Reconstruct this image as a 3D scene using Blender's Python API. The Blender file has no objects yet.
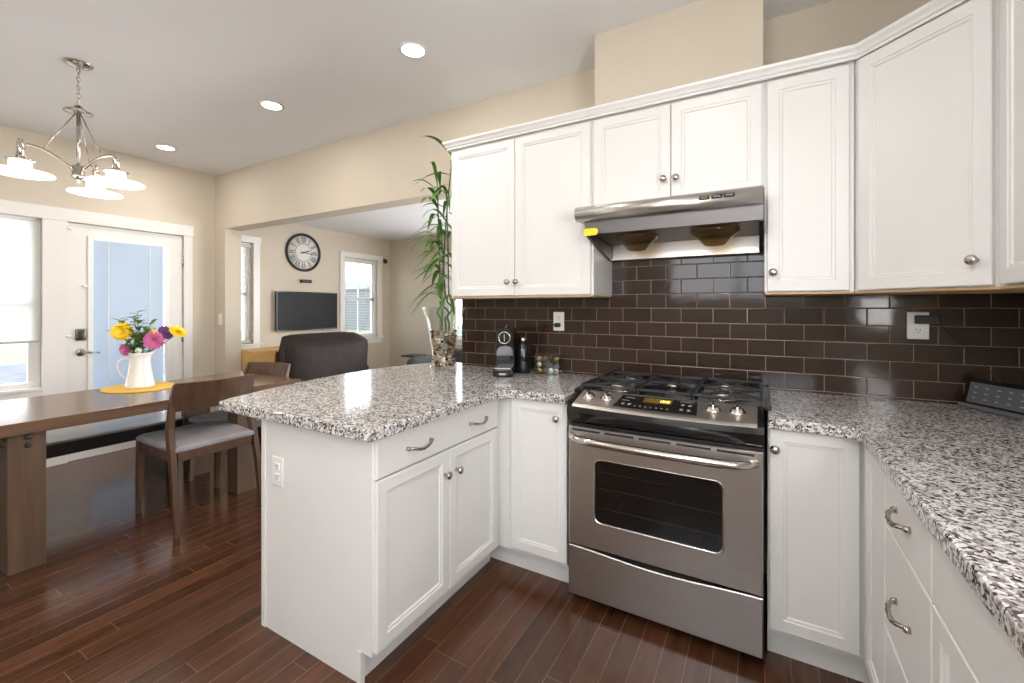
import bpy, bmesh, math, random
from mathutils import Vector, Matrix, Euler
random.seed(7)
PI = math.pi
sc = bpy.context.scene
col = sc.collection

# ------------------------------------------------------------------ camera, world, exposure
cam = bpy.data.cameras.new('camera')
cam.sensor_width = 36.0
cam.lens = 436.73 * 36 / 1024
cam.shift_x = 0.0006
cam.shift_y = -(341.5 - 307.4) / 1024
cam.clip_start = 0.05
camo = bpy.data.objects.new('camera', cam)
camo.location = (0.751, -2.499, 1.316)
camo.rotation_euler = (PI / 2, 0, 0.520)
col.objects.link(camo)
sc.camera = camo

w = bpy.data.worlds.new('world'); sc.world = w; w.use_nodes = True
wn = w.node_tree.nodes; wl = w.node_tree.links
bg = wn['Background']
tc = wn.new('ShaderNodeTexCoord'); sx = wn.new('ShaderNodeSeparateXYZ'); rp = wn.new('ShaderNodeValToRGB')
wl.new(tc.outputs['Generated'], sx.inputs[0]); wl.new(sx.outputs['Z'], rp.inputs[0])
rp.color_ramp.elements[0].position = 0.0; rp.color_ramp.elements[0].color = (0.95, 0.97, 1.0, 1)
rp.color_ramp.elements[1].position = 0.7; rp.color_ramp.elements[1].color = (0.72, 0.84, 1.0, 1)
wl.new(rp.outputs[0], bg.inputs[0]); bg.inputs[1].default_value = 5.0

vs = sc.view_settings
vs.view_transform = 'Standard'; vs.look = 'None'; vs.gamma = 1.0; vs.use_curve_mapping = False
vs.exposure = 0.19

def area(name, loc, rot, sx_, sy_, power, colr=(1, 1, 1), shape='RECTANGLE', portal=False, spread=PI):
    l = bpy.data.lights.new(name, 'AREA'); l.shape = shape; l.size = sx_; l.size_y = sy_
    l.energy = power; l.color = colr; l.spread = spread
    o = bpy.data.objects.new(name, l); o.location = loc; o.rotation_euler = rot; col.objects.link(o)
    if portal: l.cycles.is_portal = True
    return o
WARM = (1.0, 0.95, 0.88)
DAY = (0.93, 0.97, 1.0)
# added lamps boosting daylight at out-of-view windows: behind camera, living room, sink
area('near_window_fill', (.45, -4.50, 2.28), (PI / 2 + 1.0, 0, 0), 1.9, .28, 36, (.98, .99, 1.0))  # added strip lamp, tipped upwards to brighten the ceiling
area('living_room_fill', (-.35, 2.52, 1.2), (-PI / 2 - .3, 0, 0), 2.2, 1.5, 95, (.98, .99, 1.0))  # unseen lamp added to lift the dark living room
area('sink_window_fill', (1.66, -2.75, 1.6), (0, PI / 2, 0), 0.9, 1.3, 28, (1.0, 0.98, 0.96))  # added fill for the base cabinets
# portals at the windows that the photograph shows
area('portal', (-4.50, -1.80, 1.37), (0, -PI / 2, 0), 1.4, 1.0, 1, portal=True)
area('portal', (-4.50, -0.72, 1.1), (0, -PI / 2, 0), 1.7, 0.6, 1, portal=True)
area('portal', (-4.50, 1.98, 1.45), (0, -PI / 2, 0), 1.4, 0.7, 1, portal=True)
area('portal', (-2.62, 2.69, 1.45), (-PI / 2, 0, 0), 1.2, 1.4, 1, portal=True)

# ------------------------------------------------------------------ materials
MAT = {}
def mat(name, colr=(.8, .8, .8), rough=.5, metal=0., **kw):
    if name in MAT: return MAT[name]
    m = bpy.data.materials.new(name); m.use_nodes = True
    b = m.node_tree.nodes['Principled BSDF']
    b.inputs['Base Color'].default_value = (*colr, 1)
    b.inputs['Roughness'].default_value = rough
    b.inputs['Metallic'].default_value = metal
    for k, v in kw.items(): b.inputs[k.replace('_', ' ')].default_value = v
    MAT[name] = m
    return m
def N(m, t): return m.node_tree.nodes.new(t)
def L(m, a, b): m.node_tree.links.new(a, b)
def BS(m): return m.node_tree.nodes['Principled BSDF']
def ramp(m, stops, interp='LINEAR'):
    r = N(m, 'ShaderNodeValToRGB'); cr = r.color_ramp; cr.interpolation = interp
    while len(cr.elements) < len(stops): cr.elements.new(.5)
    for e, (p, c) in zip(cr.elements, stops): e.position = p; e.color = (*c, 1)
    return r
def coords(m, kind='Object', scale=(1, 1, 1), loc=(0, 0, 0), rot=(0, 0, 0)):
    t = N(m, 'ShaderNodeTexCoord'); mp = N(m, 'ShaderNodeMapping')
    mp.inputs['Scale'].default_value = scale; mp.inputs['Location'].default_value = loc; mp.inputs['Rotation'].default_value = rot
    L(m, t.outputs[kind], mp.inputs[0]); return mp.outputs[0]
def noise(m, vec, scale=5, detail=3, rough=.5):
    n = N(m, 'ShaderNodeTexNoise'); n.inputs['Scale'].default_value = scale
    n.inputs['Detail'].default_value = detail; n.inputs['Roughness'].default_value = rough
    L(m, vec, n.inputs['Vector']); return n.outputs['Fac']
def bump(m, h, strength=.1, dist=.01):
    b = N(m, 'ShaderNodeBump'); b.inputs['Strength'].default_value = strength; b.inputs['Distance'].default_value = dist
    L(m, h, b.inputs['Height']); L(m, b.outputs[0], BS(m).inputs['Normal'])
def varied(name, c1, c2, scale=6, rough=.5, bmp=0, metal=0, mscale=(1, 1, 1), bd=.002, detail=3, **kw):
    m = mat(name, c1, rough, metal, **kw)
    v = coords(m, scale=mscale); n = noise(m, v, scale, detail)
    r = ramp(m, [(.3, c1), (.7, c2)]); L(m, n, r.inputs[0]); L(m, r.outputs[0], BS(m).inputs['Base Color'])
    if bmp: bump(m, n, bmp, bd)
    return m

WALL = varied('wall_paint', (.60, .53, .43), (.62, .55, .445), 3, .75)
CEIL = varied('ceiling_paint', (.83, .825, .825), (.85, .845, .845), 2, .85)
TRIM = varied('white_trim_paint', (.78, .755, .72), (.80, .775, .74), 3, .35)
CAB = varied('cabinet_paint', (.765, .755, .74), (.785, .775, .76), 2, .32)
CABR = CAB
STEEL = mat('brushed_steel', (.56, .53, .50), .34, 1.0)
_v = coords(STEEL, scale=(2, 2, 300)); _n = noise(STEEL, _v, 4, 2)
_r = ramp(STEEL, [(.2, (.50, .475, .45)), (.8, (.62, .595, .57))]); L(STEEL, _n, _r.inputs[0]); L(STEEL, _r.outputs[0], BS(STEEL).inputs['Base Color'])
VISOR = mat('visor_steel', (.27, .26, .27), .38, .9)
PANELST = mat('panel_steel', (.74, .70, .65), .40, 1.0)
NICKEL = mat('brushed_nickel', (.50, .46, .41), .25, 1.0)
POLN = mat('polished_nickel', (.66, .63, .59), .16, 1.0)
BLACKG = mat('black_gloss', (.012, .012, .013), .12)
BLACKM = mat('black_matte', (.02, .02, .021), .5)
IRON = varied('cast_iron', (.025, .025, .026), (.04, .04, .04), 60, .42, .2)
PLW = mat('white_plastic', (.85, .85, .83), .35)
PLG = mat('slot_grey', (.08, .08, .08), .5)
LEATHER = varied('brown_leather', (.019, .012, .011), (.030, .020, .018), 8, .6, .5, bd=.01, Specular_IOR_Level=.2)
SOFA = varied('charcoal_fabric', (.045, .042, .045), (.065, .06, .062), 40, .85, .2)
SEATG = varied('grey_seat_fabric', (.22, .20, .21), (.32, .30, .31), 5, .75, .1, detail=6)
CERAM = mat('white_enamel', (.82, .80, .76), .22)
YEL = varied('yellow_petal', (.95, .62, .02), (.98, .74, .04), 20, .55)
PNK = varied('pink_petal', (.62, .10, .33), (.75, .22, .46), 20, .55)
PUR = varied('purple_petal', (.10, .025, .14), (.16, .05, .2), 20, .55)
WHP = varied('white_petal', (.8, .82, .75), (.7, .78, .6), 20, .55)
LEAF = varied('leaf_green', (.07, .15, .03), (.22, .34, .10), 12, .45)
LEAFB = varied('bamboo_leaf_green', (.055, .16, .025), (.13, .27, .045), 9, .45)
STALK = varied('bamboo_stalk_green', (.05, .12, .03), (.11, .2, .06), 12, .4)
MATY = varied('yellow_mat', (.72, .42, .05), (.80, .50, .09), 60, .7, .3)
AMBER = None
BENCHB = mat('bench_black', (.015, .013, .012), .3)
BENCHT = varied('bench_top_grey', (.20, .19, .18), (.27, .26, .25), 5, .25, mscale=(1, .2, 1))
OAK = varied('light_oak', (.58, .33, .11), (.66, .40, .16), 5, .4, mscale=(1, .15, 1))
TANB = mat('cabinet_underside_wood', (.56, .38, .19), .5)

def emis(name, colr, s):
    m = mat(name, colr, .4); b = BS(m)
    b.inputs['Emission Color'].default_value = (*colr, 1); b.inputs['Emission Strength'].default_value = s
    return m
CANL = emis('recessed_lamp_lens', (1.0, .93, .82), 9)
SHADEG = emis('lit_frosted_glass', (1.0, .95, .88), 1.6)
AMBERL = emis('amber_display', (.16, .095, .01), .12)
AMBERT = emis('amber_display_digits', (1.0, .75, .2), 1.2)
SCREEN = emis('dim_screen', (.06, .063, .068), .3)
MARK = mat('pale_marking', (.38, .38, .38), .5)

def glassy(name, tint=(1, 1, 1), refl=.08):
    m = bpy.data.materials.new(name); m.use_nodes = True; nt = m.node_tree; nt.nodes.clear()
    o = nt.nodes.new('ShaderNodeOutputMaterial'); mx = nt.nodes.new('ShaderNodeMixShader')
    t = nt.nodes.new('ShaderNodeBsdfTransparent'); g = nt.nodes.new('ShaderNodeBsdfGlossy'); f = nt.nodes.new('ShaderNodeFresnel')
    g.inputs['Roughness'].default_value = .02
    t.inputs[0].default_value = (*tint, 1)
    lw = nt.nodes.new('ShaderNodeLayerWeight'); pw_ = nt.nodes.new('ShaderNodeMath'); pw_.operation = 'POWER'; pw_.inputs[1].default_value = 4
    ad = nt.nodes.new('ShaderNodeMath'); ad.operation = 'MULTIPLY_ADD'; ad.inputs[1].default_value = .75; ad.inputs[2].default_value = .04
    nt.nodes.remove(f); f = ad; lw.inputs[0].default_value = .5
    nt.links.new(lw.outputs['Facing'], pw_.inputs[0]); nt.links.new(pw_.outputs[0], ad.inputs[0])
    nt.links.new(f.outputs[0], mx.inputs[0]); nt.links.new(t.outputs[0], mx.inputs[1]); nt.links.new(g.outputs[0], mx.inputs[2])
    nt.links.new(mx.outputs[0], o.inputs[0]); return m
PANE = glassy('window_glass')
CLEAR = glassy('clear_vase_glass', (.95, .97, .96))
def translucent(name, c, mixf=.5, emi=0):
    m = bpy.data.materials.new(name); m.use_nodes = True; nt = m.node_tree; nt.nodes.clear()
    o = nt.nodes.new('ShaderNodeOutputMaterial'); mx = nt.nodes.new('ShaderNodeMixShader')
    t = nt.nodes.new('ShaderNodeBsdfTranslucent'); d = nt.nodes.new('ShaderNodeBsdfDiffuse')
    mx.inputs[0].default_value = mixf; t.inputs[0].default_value = (*c, 1); d.inputs[0].default_value = (*c, 1)
    nt.links.new(d.outputs[0], mx.inputs[1]); nt.links.new(t.outputs[0], mx.inputs[2]); nt.links.new(mx.outputs[0], o.inputs[0]); return m
AMBER = glassy('smoky_amber_glass', (.62, .52, .36))
SHADEF = translucent('roller_shade_cloth', (.92, .92, .90), .6)
BLINDD = translucent('door_blind_slat', (.66, .71, .765), .45)
BLINDW = translucent('white_blind_slat', (.86, .85, .80), .4)

# wood for table and chairs
def wood(name, c1, c2, c3, rough=.35, along='Y'):
    m = mat(name, c1, rough)
    s = {'Y': (9, .9, 9), 'X': (.9, 9, 9), 'Z': (9, 9, .9)}[along]
    v = coords(m, scale=s); n = noise(m, v, 2.2, 6, .6)
    r = ramp(m, [(.25, c1), (.5, c2), (.75, c3)]); L(m, n, r.inputs[0]); L(m, r.outputs[0], BS(m).inputs['Base Color'])
    bump(m, n, .08, .002); return m
TABLEW = wood('table_wood', (.10, .052, .028), (.155, .088, .052), (.20, .12, .072), .22)
TABLEL = wood('table_leg_wood', (.060, .033, .018), (.095, .055, .031), (.128, .077, .045), .55, 'Z')
CHAIRW = wood('chair_wood', (.050, .023, .011), (.080, .039, .019), (.108, .056, .029), .5, 'Z')

# floor
FLOOR = mat('hardwood_floor', (.1, .04, .03), .13)
m = FLOOR
g = N(m, 'ShaderNodeTexCoord'); s = N(m, 'ShaderNodeSeparateXYZ'); L(m, g.outputs['Object'], s.inputs[0])
def mth(m, op, a, b=None):
    n = N(m, 'ShaderNodeMath'); n.operation = op
    for i, x in enumerate((a, b)):
        if x is None: continue
        if isinstance(x, (int, float)): n.inputs[i].default_value = x
        else: L(m, x, n.inputs[i])
    return n.outputs[0]
PW = .0845
rowi = mth(m, 'FLOOR', mth(m, 'DIVIDE', s.outputs['X'], PW))
wnz = N(m, 'ShaderNodeTexWhiteNoise'); wnz.noise_dimensions = '1D'; L(m, rowi, wnz.inputs['W'])
yy = mth(m, 'ADD', s.outputs['Y'], mth(m, 'MULTIPLY', wnz.outputs['Value'], 7.3))
cb = N(m, 'ShaderNodeCombineXYZ'); L(m, yy, cb.inputs[0]); L(m, s.outputs['X'], cb.inputs[1])
bk = N(m, 'ShaderNodeTexBrick'); L(m, cb.outputs[0], bk.inputs['Vector'])
bk.offset = 0; bk.inputs['Scale'].default_value = 1
bk.inputs['Brick Width'].default_value = .95; bk.inputs['Row Height'].default_value = PW
bk.inputs['Mortar Size'].default_value = .0010; bk.inputs['Mortar Smooth'].default_value = .1; bk.inputs['Bias'].default_value = 0
bk.inputs['Color1'].default_value = (.058, .0230, .0115, 1); bk.inputs['Color2'].default_value = (.108, .045, .023, 1)
bk.inputs['Mortar'].default_value = (.21, .135, .095, 1)
cb2 = N(m, 'ShaderNodeCombineXYZ'); L(m, mth(m, 'MULTIPLY', s.outputs['X'], 14), cb2.inputs[0]); L(m, mth(m, 'MULTIPLY', yy, 1.6), cb2.inputs[1]); L(m, rowi, cb2.inputs[2])
ng = noise(m, cb2.outputs[0], 2.5, 5, .6)
rg = ramp(m, [(.25, (.55, .5, .48)), (.75, (1.35, 1.3, 1.25))]); L(m, ng, rg.inputs[0])
mx = N(m, 'ShaderNodeMix'); mx.data_type = 'RGBA'; mx.blend_type = 'MULTIPLY'; mx.inputs[0].default_value = .8
L(m, bk.outputs['Color'], mx.inputs[6]); L(m, rg.outputs[0], mx.inputs[7]); L(m, mx.outputs[2], BS(m).inputs['Base Color'])
nr = noise(m, coords(m, scale=(1, 1, 1)), 3, 3); mr = N(m, 'ShaderNodeMapRange'); mr.inputs[3].default_value = .13; mr.inputs[4].default_value = .24
L(m, nr, mr.inputs[0]); L(m, mr.outputs[0], BS(m).inputs['Roughness'])
bump(m, mth(m, 'SUBTRACT', mth(m, 'MULTIPLY', ng, .25), bk.outputs['Fac']), .12, .002)

# brown subway tile
TILE = mat('brown_subway_tile', (.04, .02, .014), .09)
m = TILE
g = N(m, 'ShaderNodeTexCoord'); s = N(m, 'ShaderNodeSeparateXYZ'); L(m, g.outputs['Object'], s.inputs[0])
cb = N(m, 'ShaderNodeCombineXYZ'); L(m, mth(m, 'SUBTRACT', s.outputs['X'], .141 - .157 * 20), cb.inputs[0]); L(m, mth(m, 'SUBTRACT', s.outputs['Z'], .924 - .0777 * 2), cb.inputs[1])
bk = N(m, 'ShaderNodeTexBrick'); L(m, cb.outputs[0], bk.inputs['Vector'])
bk.offset = .5; bk.inputs['Scale'].default_value = 1
bk.inputs['Brick Width'].default_value = .157; bk.inputs['Row Height'].default_value = .0777
bk.inputs['Mortar Size'].default_value = .0016; bk.inputs['Mortar Smooth'].default_value = .15
bk.inputs['Color1'].default_value = (.030, .0165, .0115, 1); bk.inputs['Color2'].default_value = (.043, .025, .018, 1)
bk.inputs['Mortar'].default_value = (.24, .17, .125, 1)
L(m, bk.outputs['Color'], BS(m).inputs['Base Color'])
mr = N(m, 'ShaderNodeMapRange'); mr.inputs[3].default_value = .08; mr.inputs[4].default_value = .6
L(m, bk.outputs['Fac'], mr.inputs[0]); L(m, mr.outputs[0], BS(m).inputs['Roughness'])
bk2 = N(m, 'ShaderNodeTexBrick'); L(m, cb.outputs[0], bk2.inputs['Vector']); bk2.offset = .5; bk2.inputs['Scale'].default_value = 1
bk2.inputs['Brick Width'].default_value = .157; bk2.inputs['Row Height'].default_value = .0777
bk2.inputs['Mortar Size'].default_value = .004; bk2.inputs['Mortar Smooth'].default_value = 1
nw = noise(m, coords(m), 9, 2)
bump(m, mth(m, 'ADD', mth(m, 'MULTIPLY', bk2.outputs['Fac'], -1), mth(m, 'MULTIPLY', nw, .8)), .3, .0025)

# granite
GRAN = mat('speckled_granite', (.5, .5, .5), .10)
m = GRAN
v = coords(m)
nz = N(m, 'ShaderNodeTexNoise'); nz.inputs['Scale'].default_value = 45; nz.inputs['Detail'].default_value = 2; L(m, v, nz.inputs['Vector'])
va = N(m, 'ShaderNodeVectorMath'); va.operation = 'MULTIPLY_ADD'; L(m, nz.outputs['Color'], va.inputs[0]); va.inputs[1].default_value = (.012, .012, .012); L(m, v, va.inputs[2])
vo = N(m, 'ShaderNodeTexVoronoi'); vo.inputs['Scale'].default_value = 165; L(m, va.outputs[0], vo.inputs['Vector'])
sp = N(m, 'ShaderNodeSeparateColor'); L(m, vo.outputs['Color'], sp.inputs[0])
n1 = noise(m, v, 28, 4, .65)
f = mth(m, 'ADD', mth(m, 'MULTIPLY', sp.outputs[0], .62), mth(m, 'MULTIPLY', n1, .42))
rr = ramp(m, [(.0, (.025, .023, .023)), (.24, (.07, .058, .055)), (.31, (.22, .19, .185)), (.43, (.40, .375, .37)), (.54, (.58, .56, .55)), (.66, (.74, .73, .72))], 'CONSTANT')
L(m, f, rr.inputs[0]); L(m, rr.outputs[0], BS(m).inputs['Base Color'])

# ------------------------------------------------------------------ mesh helpers
class MB:
    """collects shapes, builds ONE mesh object"""
    def __init__(self): self.bm = bmesh.new(); self.mats = []; self.cur = 0
    def m(self, mt):
        if mt not in self.mats: self.mats.append(mt)
        self.cur = self.mats.index(mt); return self
    def face(self, vs, smooth=False):
        try:
            f = self.bm.faces.new(vs); f.material_index = self.cur; f.smooth = smooth; return f
        except ValueError: return None
    def poly(self, pts, smooth=False): return self.face([self.bm.verts.new(p) for p in pts], smooth)
    def box(self, a, b, bev=0, seg=2, M=None):
        t = bmesh.new()
        x0, y0, z0 = [min(p, q) for p, q in zip(a, b)]; x1, y1, z1 = [max(p, q) for p, q in zip(a, b)]
        bmesh.ops.create_cube(t, size=1)
        bmesh.ops.scale(t, vec=(x1 - x0, y1 - y0, z1 - z0), verts=t.verts)
        bmesh.ops.translate(t, vec=((x0 + x1) / 2, (y0 + y1) / 2, (z0 + z1) / 2), verts=t.verts)
        if bev: bmesh.ops.bevel(t, geom=t.edges[:], offset=bev, segments=seg, affect='EDGES', profile=.5)
        if M is not None: bmesh.ops.transform(t, matrix=M, verts=t.verts)
        self.merge(t, bev > 0.004); return self
    def merge(self, t, smooth=False):
        mp = {v: self.bm.verts.new(v.co) for v in t.verts}
        for f in t.faces: self.face([mp[v] for v in f.verts], smooth)
        t.free()
    def hexa(self, p8):
        """8 corners: bottom 4 (ccw), top 4"""
        v = [self.bm.verts.new(p) for p in p8]
        for q in ((3, 2, 1, 0), (4, 5, 6, 7), (0, 1, 5, 4), (1, 2, 6, 5), (2, 3, 7, 6), (3, 0, 4, 7)): self.face([v[i] for i in q])
        return self
    def prism(self, pts, axis, a, b, smooth=False):
        """extrude 2-D outline along an axis from a to b"""
        def P(p, t):
            if axis == 'X': return (t, p[0], p[1])
            if axis == 'Y': return (p[0], t, p[1])
            return (p[0], p[1], t)
        A = [self.bm.verts.new(P(p, a)) for p in pts]; B = [self.bm.verts.new(P(p, b)) for p in pts]
        n = len(pts)
        for i in range(n): self.face([A[i], A[(i + 1) % n], B[(i + 1) % n], B[i]], smooth)
        self.face(A[::-1]); self.face(B); return self
    def loft(self, loops, closed=True, caps=True, smooth=True):
        R = [[self.bm.verts.new(p) for p in lp] for lp in loops]
        n = len(R[0])
        for A, B in zip(R, R[1:]):
            for i in range(n if closed else n - 1): self.face([A[i], A[(i + 1) % n], B[(i + 1) % n], B[i]], smooth)
        if caps and closed: self.face(R[0][::-1]); self.face(R[-1])
        return self
    def lathe(self, prof, c=(0, 0, 0), n=24, M=None, caps=True, smooth=True):
        """prof: list of (r, z)"""
        loops = []
        for r, z in prof:
            lp = []
            for i in range(n):
                a = 2 * PI * i / n; p = Vector((r * math.cos(a), r * math.sin(a), z))
                if M is not None: p = M @ p
                lp.append(p + Vector(c))
            loops.append(lp)
        return self.loft(loops, caps=caps, smooth=smooth)
    def tube(self, pts, r, n=8, caps=True, closed=False):
        pts = [Vector(p) for p in pts]; loops = []
        rs = r if isinstance(r, (list, tuple)) else [r] * len(pts)
        up = None
        for i, p in enumerate(pts):
            if closed: d = (pts[(i + 1) % len(pts)] - pts[i - 1])
            elif i == 0: d = pts[1] - p
            elif i == len(pts) - 1: d = p - pts[i - 1]
            else: d = (pts[i + 1] - pts[i - 1])
            d.normalize()
            if up is None:
                up = Vector((0, 0, 1)) if abs(d.z) < .9 else Vector((1, 0, 0))
            s = d.cross(up)
            if s.length < 1e-6: s = d.orthogonal()
            s.normalize(); up = s.cross(d).normalized()
            loops.append([p + (s * math.cos(2 * PI * k / n) + up * math.sin(2 * PI * k / n)) * rs[i] for k in range(n)])
        if closed: loops.append(loops[0])
        return self.loft(loops, caps=caps and not closed)
    def sphere(self, c, r, n=12, sc=(1, 1, 1)):
        k = max(4, n // 2)
        prof = [(max(1e-4, math.sin(PI * i / k)) * r, -math.cos(PI * i / k) * r) for i in range(k + 1)]
        M = Matrix.Diagonal((*sc, 1)).to_3x3()
        return self.lathe(prof, c, n, M)
    def build(self, name, mt=None, parent=None, loc=None, rot=None, sharp=False):
        if mt is not None and not self.mats: self.mats = [mt]
        me = bpy.data.meshes.new(name)
        bmesh.ops.remove_doubles(self.bm, verts=self.bm.verts, dist=1e-6)
        bmesh.ops.recalc_face_normals(self.bm, faces=self.bm.faces)
        self.bm.to_mesh(me); self.bm.free()
        for x in self.mats: me.materials.append(x)
        o = bpy.data.objects.new(name, me); col.objects.link(o)
        if parent is not None: o.parent = parent
        if loc is not None: o.location = loc
        if rot is not None: o.rotation_euler = rot
        return o

def tag(o, label=None, cat=None, group=None, kind=None):
    if label: o['label'] = label
    if cat: o['category'] = cat
    if group: o['group'] = group
    if kind: o['kind'] = kind
    return o
def thing(name, label, cat, loc=(0, 0, 0), rz=0, group=None):
    o = bpy.data.objects.new(name, None); o.empty_display_size = .05; col.objects.link(o)
    o.location = loc; o.rotation_euler = (0, 0, rz); return tag(o, label, cat, group)
def struct(o): o['kind'] = 'structure'; return o
def copy_tree(o, parent=None):
    c = o.copy(); col.objects.link(c)
    if parent is not None: c.parent = parent
    for ch in list(o.children): copy_tree(ch, c)
    return c
def rect(x0, x1, z0, z1, r=0, n=5):
    if not r: return [(x0, z0), (x1, z0), (x1, z1), (x0, z1)]
    out = []
    for cx, cz, a0 in ((x1 - r, z0 + r, -90), (x1 - r, z1 - r, 0), (x0 + r, z1 - r, 90), (x0 + r, z0 + r, 180)):
        for i in range(n + 1):
            a = math.radians(a0 + 90 * i / n); out.append((cx + r * math.cos(a), cz + r * math.sin(a)))
    return out

# ------------------------------------------------------------------ room shell
XL, XR, H, HL, YB, YF = -4.367, 1.68, 2.735, 2.372, -4.6, 2.558
def wall(name, axis, pos, thick, u0, u1, z0, z1, holes, mt=WALL):
    """wall plane perpendicular to axis; face at pos, thickness towards pos+thick; holes (a,b,c,d)"""
    mb = MB(); us = sorted({u0, u1, *[h[0] for h in holes], *[h[1] for h in holes]}); zs = sorted({z0, z1, *[h[2] for h in holes], *[h[3] for h in holes]})
    for a, b in zip(us, us[1:]):
        for c, d in zip(zs, zs[1:]):
            mu, mz = (a + b) / 2, (c + d) / 2
            if any(h[0] < mu < h[1] and h[2] < mz < h[3] for h in holes): continue
            if axis == 'X': mb.box((pos, a, c), (pos + thick, b, d))
            else: mb.box((a, pos, c), (b, pos + thick, d))
    return struct(mb.build(name, mt))
struct(MB().box((XL - .14, YB - .14, -.12), (XR + .14, YF + .14, 0)).build('floor', FLOOR))
struct(MB().box((XL - .14, YB - .14, H), (XR + .14, .165, H + .1)).build('ceiling', CEIL))
struct(MB().box((XL - .14, .165, HL), (XR + .14, YF + .14, HL + .1)).build('ceiling_living', CEIL))
WA = (-2.262, -1.306, .66, 2.06); DR = (-1.155, -.296, 0, 2.045)
W2 = (.17, .405, .90, 2.06); W3 = (1.68, 2.30, .87, 2.03)
wall('wall_left', 'X', XL, -.14, YB, YF, 0, H, [WA, DR, W2, W3])
wall('wall_right', 'X', XR, .14, YB, YF, 0, H, [(-3.4, -2.1, 1.12, 2.1)])
wall('wall_near', 'Y', YB, -.14, XL, XR, 0, H, [(-.5, 1.4, 1.42, 2.45)])
wall('wall_far', 'Y', YF, .14, XL, XR, 0, HL, [(-3.17, -2.1, .87, 2.05), (-1.45, .75, .4, 2.0)])
wall('wall_range', 'Y', 0, .165, XL, XR, 0, H, [(-4.16, -1.074, 0, 2.148)])
struct(MB().box((-.003, 0, 2.28), (.757, -.31, H)).build('wall_chase', WALL))
struct(MB().box((-1.074, -.010, .90), (1.68, 0, 1.62)).build('wall_backsplash', TILE))
# baseboards
struct(MB().box((XL, YB, 0), (XL + .015, -1.245, .12)).box((XL, -.205, 0), (XL + .015, -.001, .12)).build('baseboard_left', TRIM))
struct(MB().box((XL + .016, -.015, 0), (-4.16, 0, .12)).build('baseboard_range', TRIM))
struct(MB().box((XL + .001, .17, 0), (XL + .015, YF - .001, .12)).build('baseboard_living', TRIM))
struct(MB().box((XL + .016, YF - .015, 0), (XR - .001, YF - .001, .12)).build('baseboard_far', TRIM))
# casings round window and door on the dining wall: one run of trim
t = MB()
t.box((XL + .001, -2.42, 2.045), (XL + .024, -.212, 2.152), .003)
t.box((XL + .001, -2.37, .56), (XL + .02, -2.262, 2.045), .002); t.box((XL + .001, -1.306, 0.0), (XL + .02, -1.155, 2.045), .002)
t.box((XL + .001, -.296, 0), (XL + .02, -.219, 2.045), .002)
t.box((XL + .001, -2.262, .56), (XL + .0195, -1.306, .64), .002); t.box((XL - .1, -2.39, .64), (XL + .035, -1.307, .665), .003)
struct(t.build('trim_1', TRIM))

def window(idx, axis, hole, pos, blind=None, mullion=False, casing=.075, sill=True, lim=None):
    a, b, c, d = hole
    e = thing('window_%d' % idx, None, None); e['kind'] = 'structure'
    def bx(mb, u0, u1, v0, v1, w0, w1, bev=0):
        if axis == 'X': mb.box((pos - v1, u0, w0), (pos - v0, u1, w1), bev)
        else: mb.box((u0, pos + v0, w0), (u1, pos + v1, w1), bev)
    f = MB(); s_ = .035
    bx(f, a + .001, a + s_, .03, .11, c + .001, d - .001); bx(f, b - s_, b - .001, .03, .11, c + .001, d - .001)
    bx(f, a + s_, b - s_, .03, .11, d - s_, d - .001); bx(f, a + s_, b - s_, .03, .11, c + .001, c + s_ + .01)
    f.build('window_frame', TRIM, e)
    mid = (c + d) / 2 - .01
    f = MB(); q = .03
    bx(f, a + s_, b - s_, .05, .09, mid - .02, mid + .02)
    for u in (a + s_, b - s_ - q): bx(f, u, u + q, .05, .09, c + s_, d - s_)
    if mullion: bx(f, (a + b) / 2 - .008, (a + b) / 2 + .008, .06, .08, c + s_, d - s_)
    f.build('sash', TRIM, e)
    g_ = MB(); bx(g_, a + s_, b - s_, .068, .072, c + s_, d - s_); g_.build('pane', PANE, e)
    if casing:
        t = MB(); k = casing
        lo = a - k if lim is None else max(a - k, lim)
        bx(t, lo, a, -.02, -.001, c - .02, d, .002); bx(t, b, b + k, -.02, -.001, c - .02, d, .002)
        bx(t, lo, b + k + .01, -.024, -.001, d, d + k, .002)
        t.build('casing', TRIM, e)
        if sill:
            t = MB(); bx(t, lo, b + k + .02, -.045, .03, c - .022, c, .004); bx(t, lo, b + k, -.018, -.001, c - .09, c - .022, .002); t.build('window_sill', TRIM, e)
    if blind:
        top, bot, tilt = blind
        bl = MB(); z = top
        while z > bot:
            ca, sa = math.cos(tilt) * .0125, math.sin(tilt) * .0125
            if axis == 'X': bl.hexa([(pos - .02 - ca, a + .01, z - sa), (pos - .02 + ca, a + .01, z + sa), (pos - .02 + ca, b - .01, z + sa), (pos - .02 - ca, b - .01, z - sa)] + [(pos - .02 - ca, a + .01, z - sa + .0008), (pos - .02 + ca, a + .01, z + sa + .0008), (pos - .02 + ca, b - .01, z + sa + .0008), (pos - .02 - ca, b - .01, z - sa + .0008)])
            z -= .0235
        bx(bl, a + .006, b - .006, .004, .034, top + .004, top + .034)
        bx(bl, a + .01, b - .01, .008, .03, bot - .012, bot)
        bl.build('blind', BLINDW, e)
    return e
w1 = window(1, 'X', WA, XL, casing=0)
sh = MB().box((XL - .022, WA[0] + .012, 1.045), (XL - .021, WA[1] - .012, 2.03)); o = sh.build('roller_shade', SHADEF, w1)
MB().box((XL - .028, WA[0] + .01, 1.03), (XL - .016, WA[1] - .01, 1.047), .002).build('hem_bar', mat('hem_grey', (.45, .45, .46), .5), o)
MB().tube([(XL - .03, WA[0] + .012, 2.035), (XL - .03, WA[1] - .012, 2.035)], .02, 12).build('shade_roller', TRIM, w1)
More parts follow.
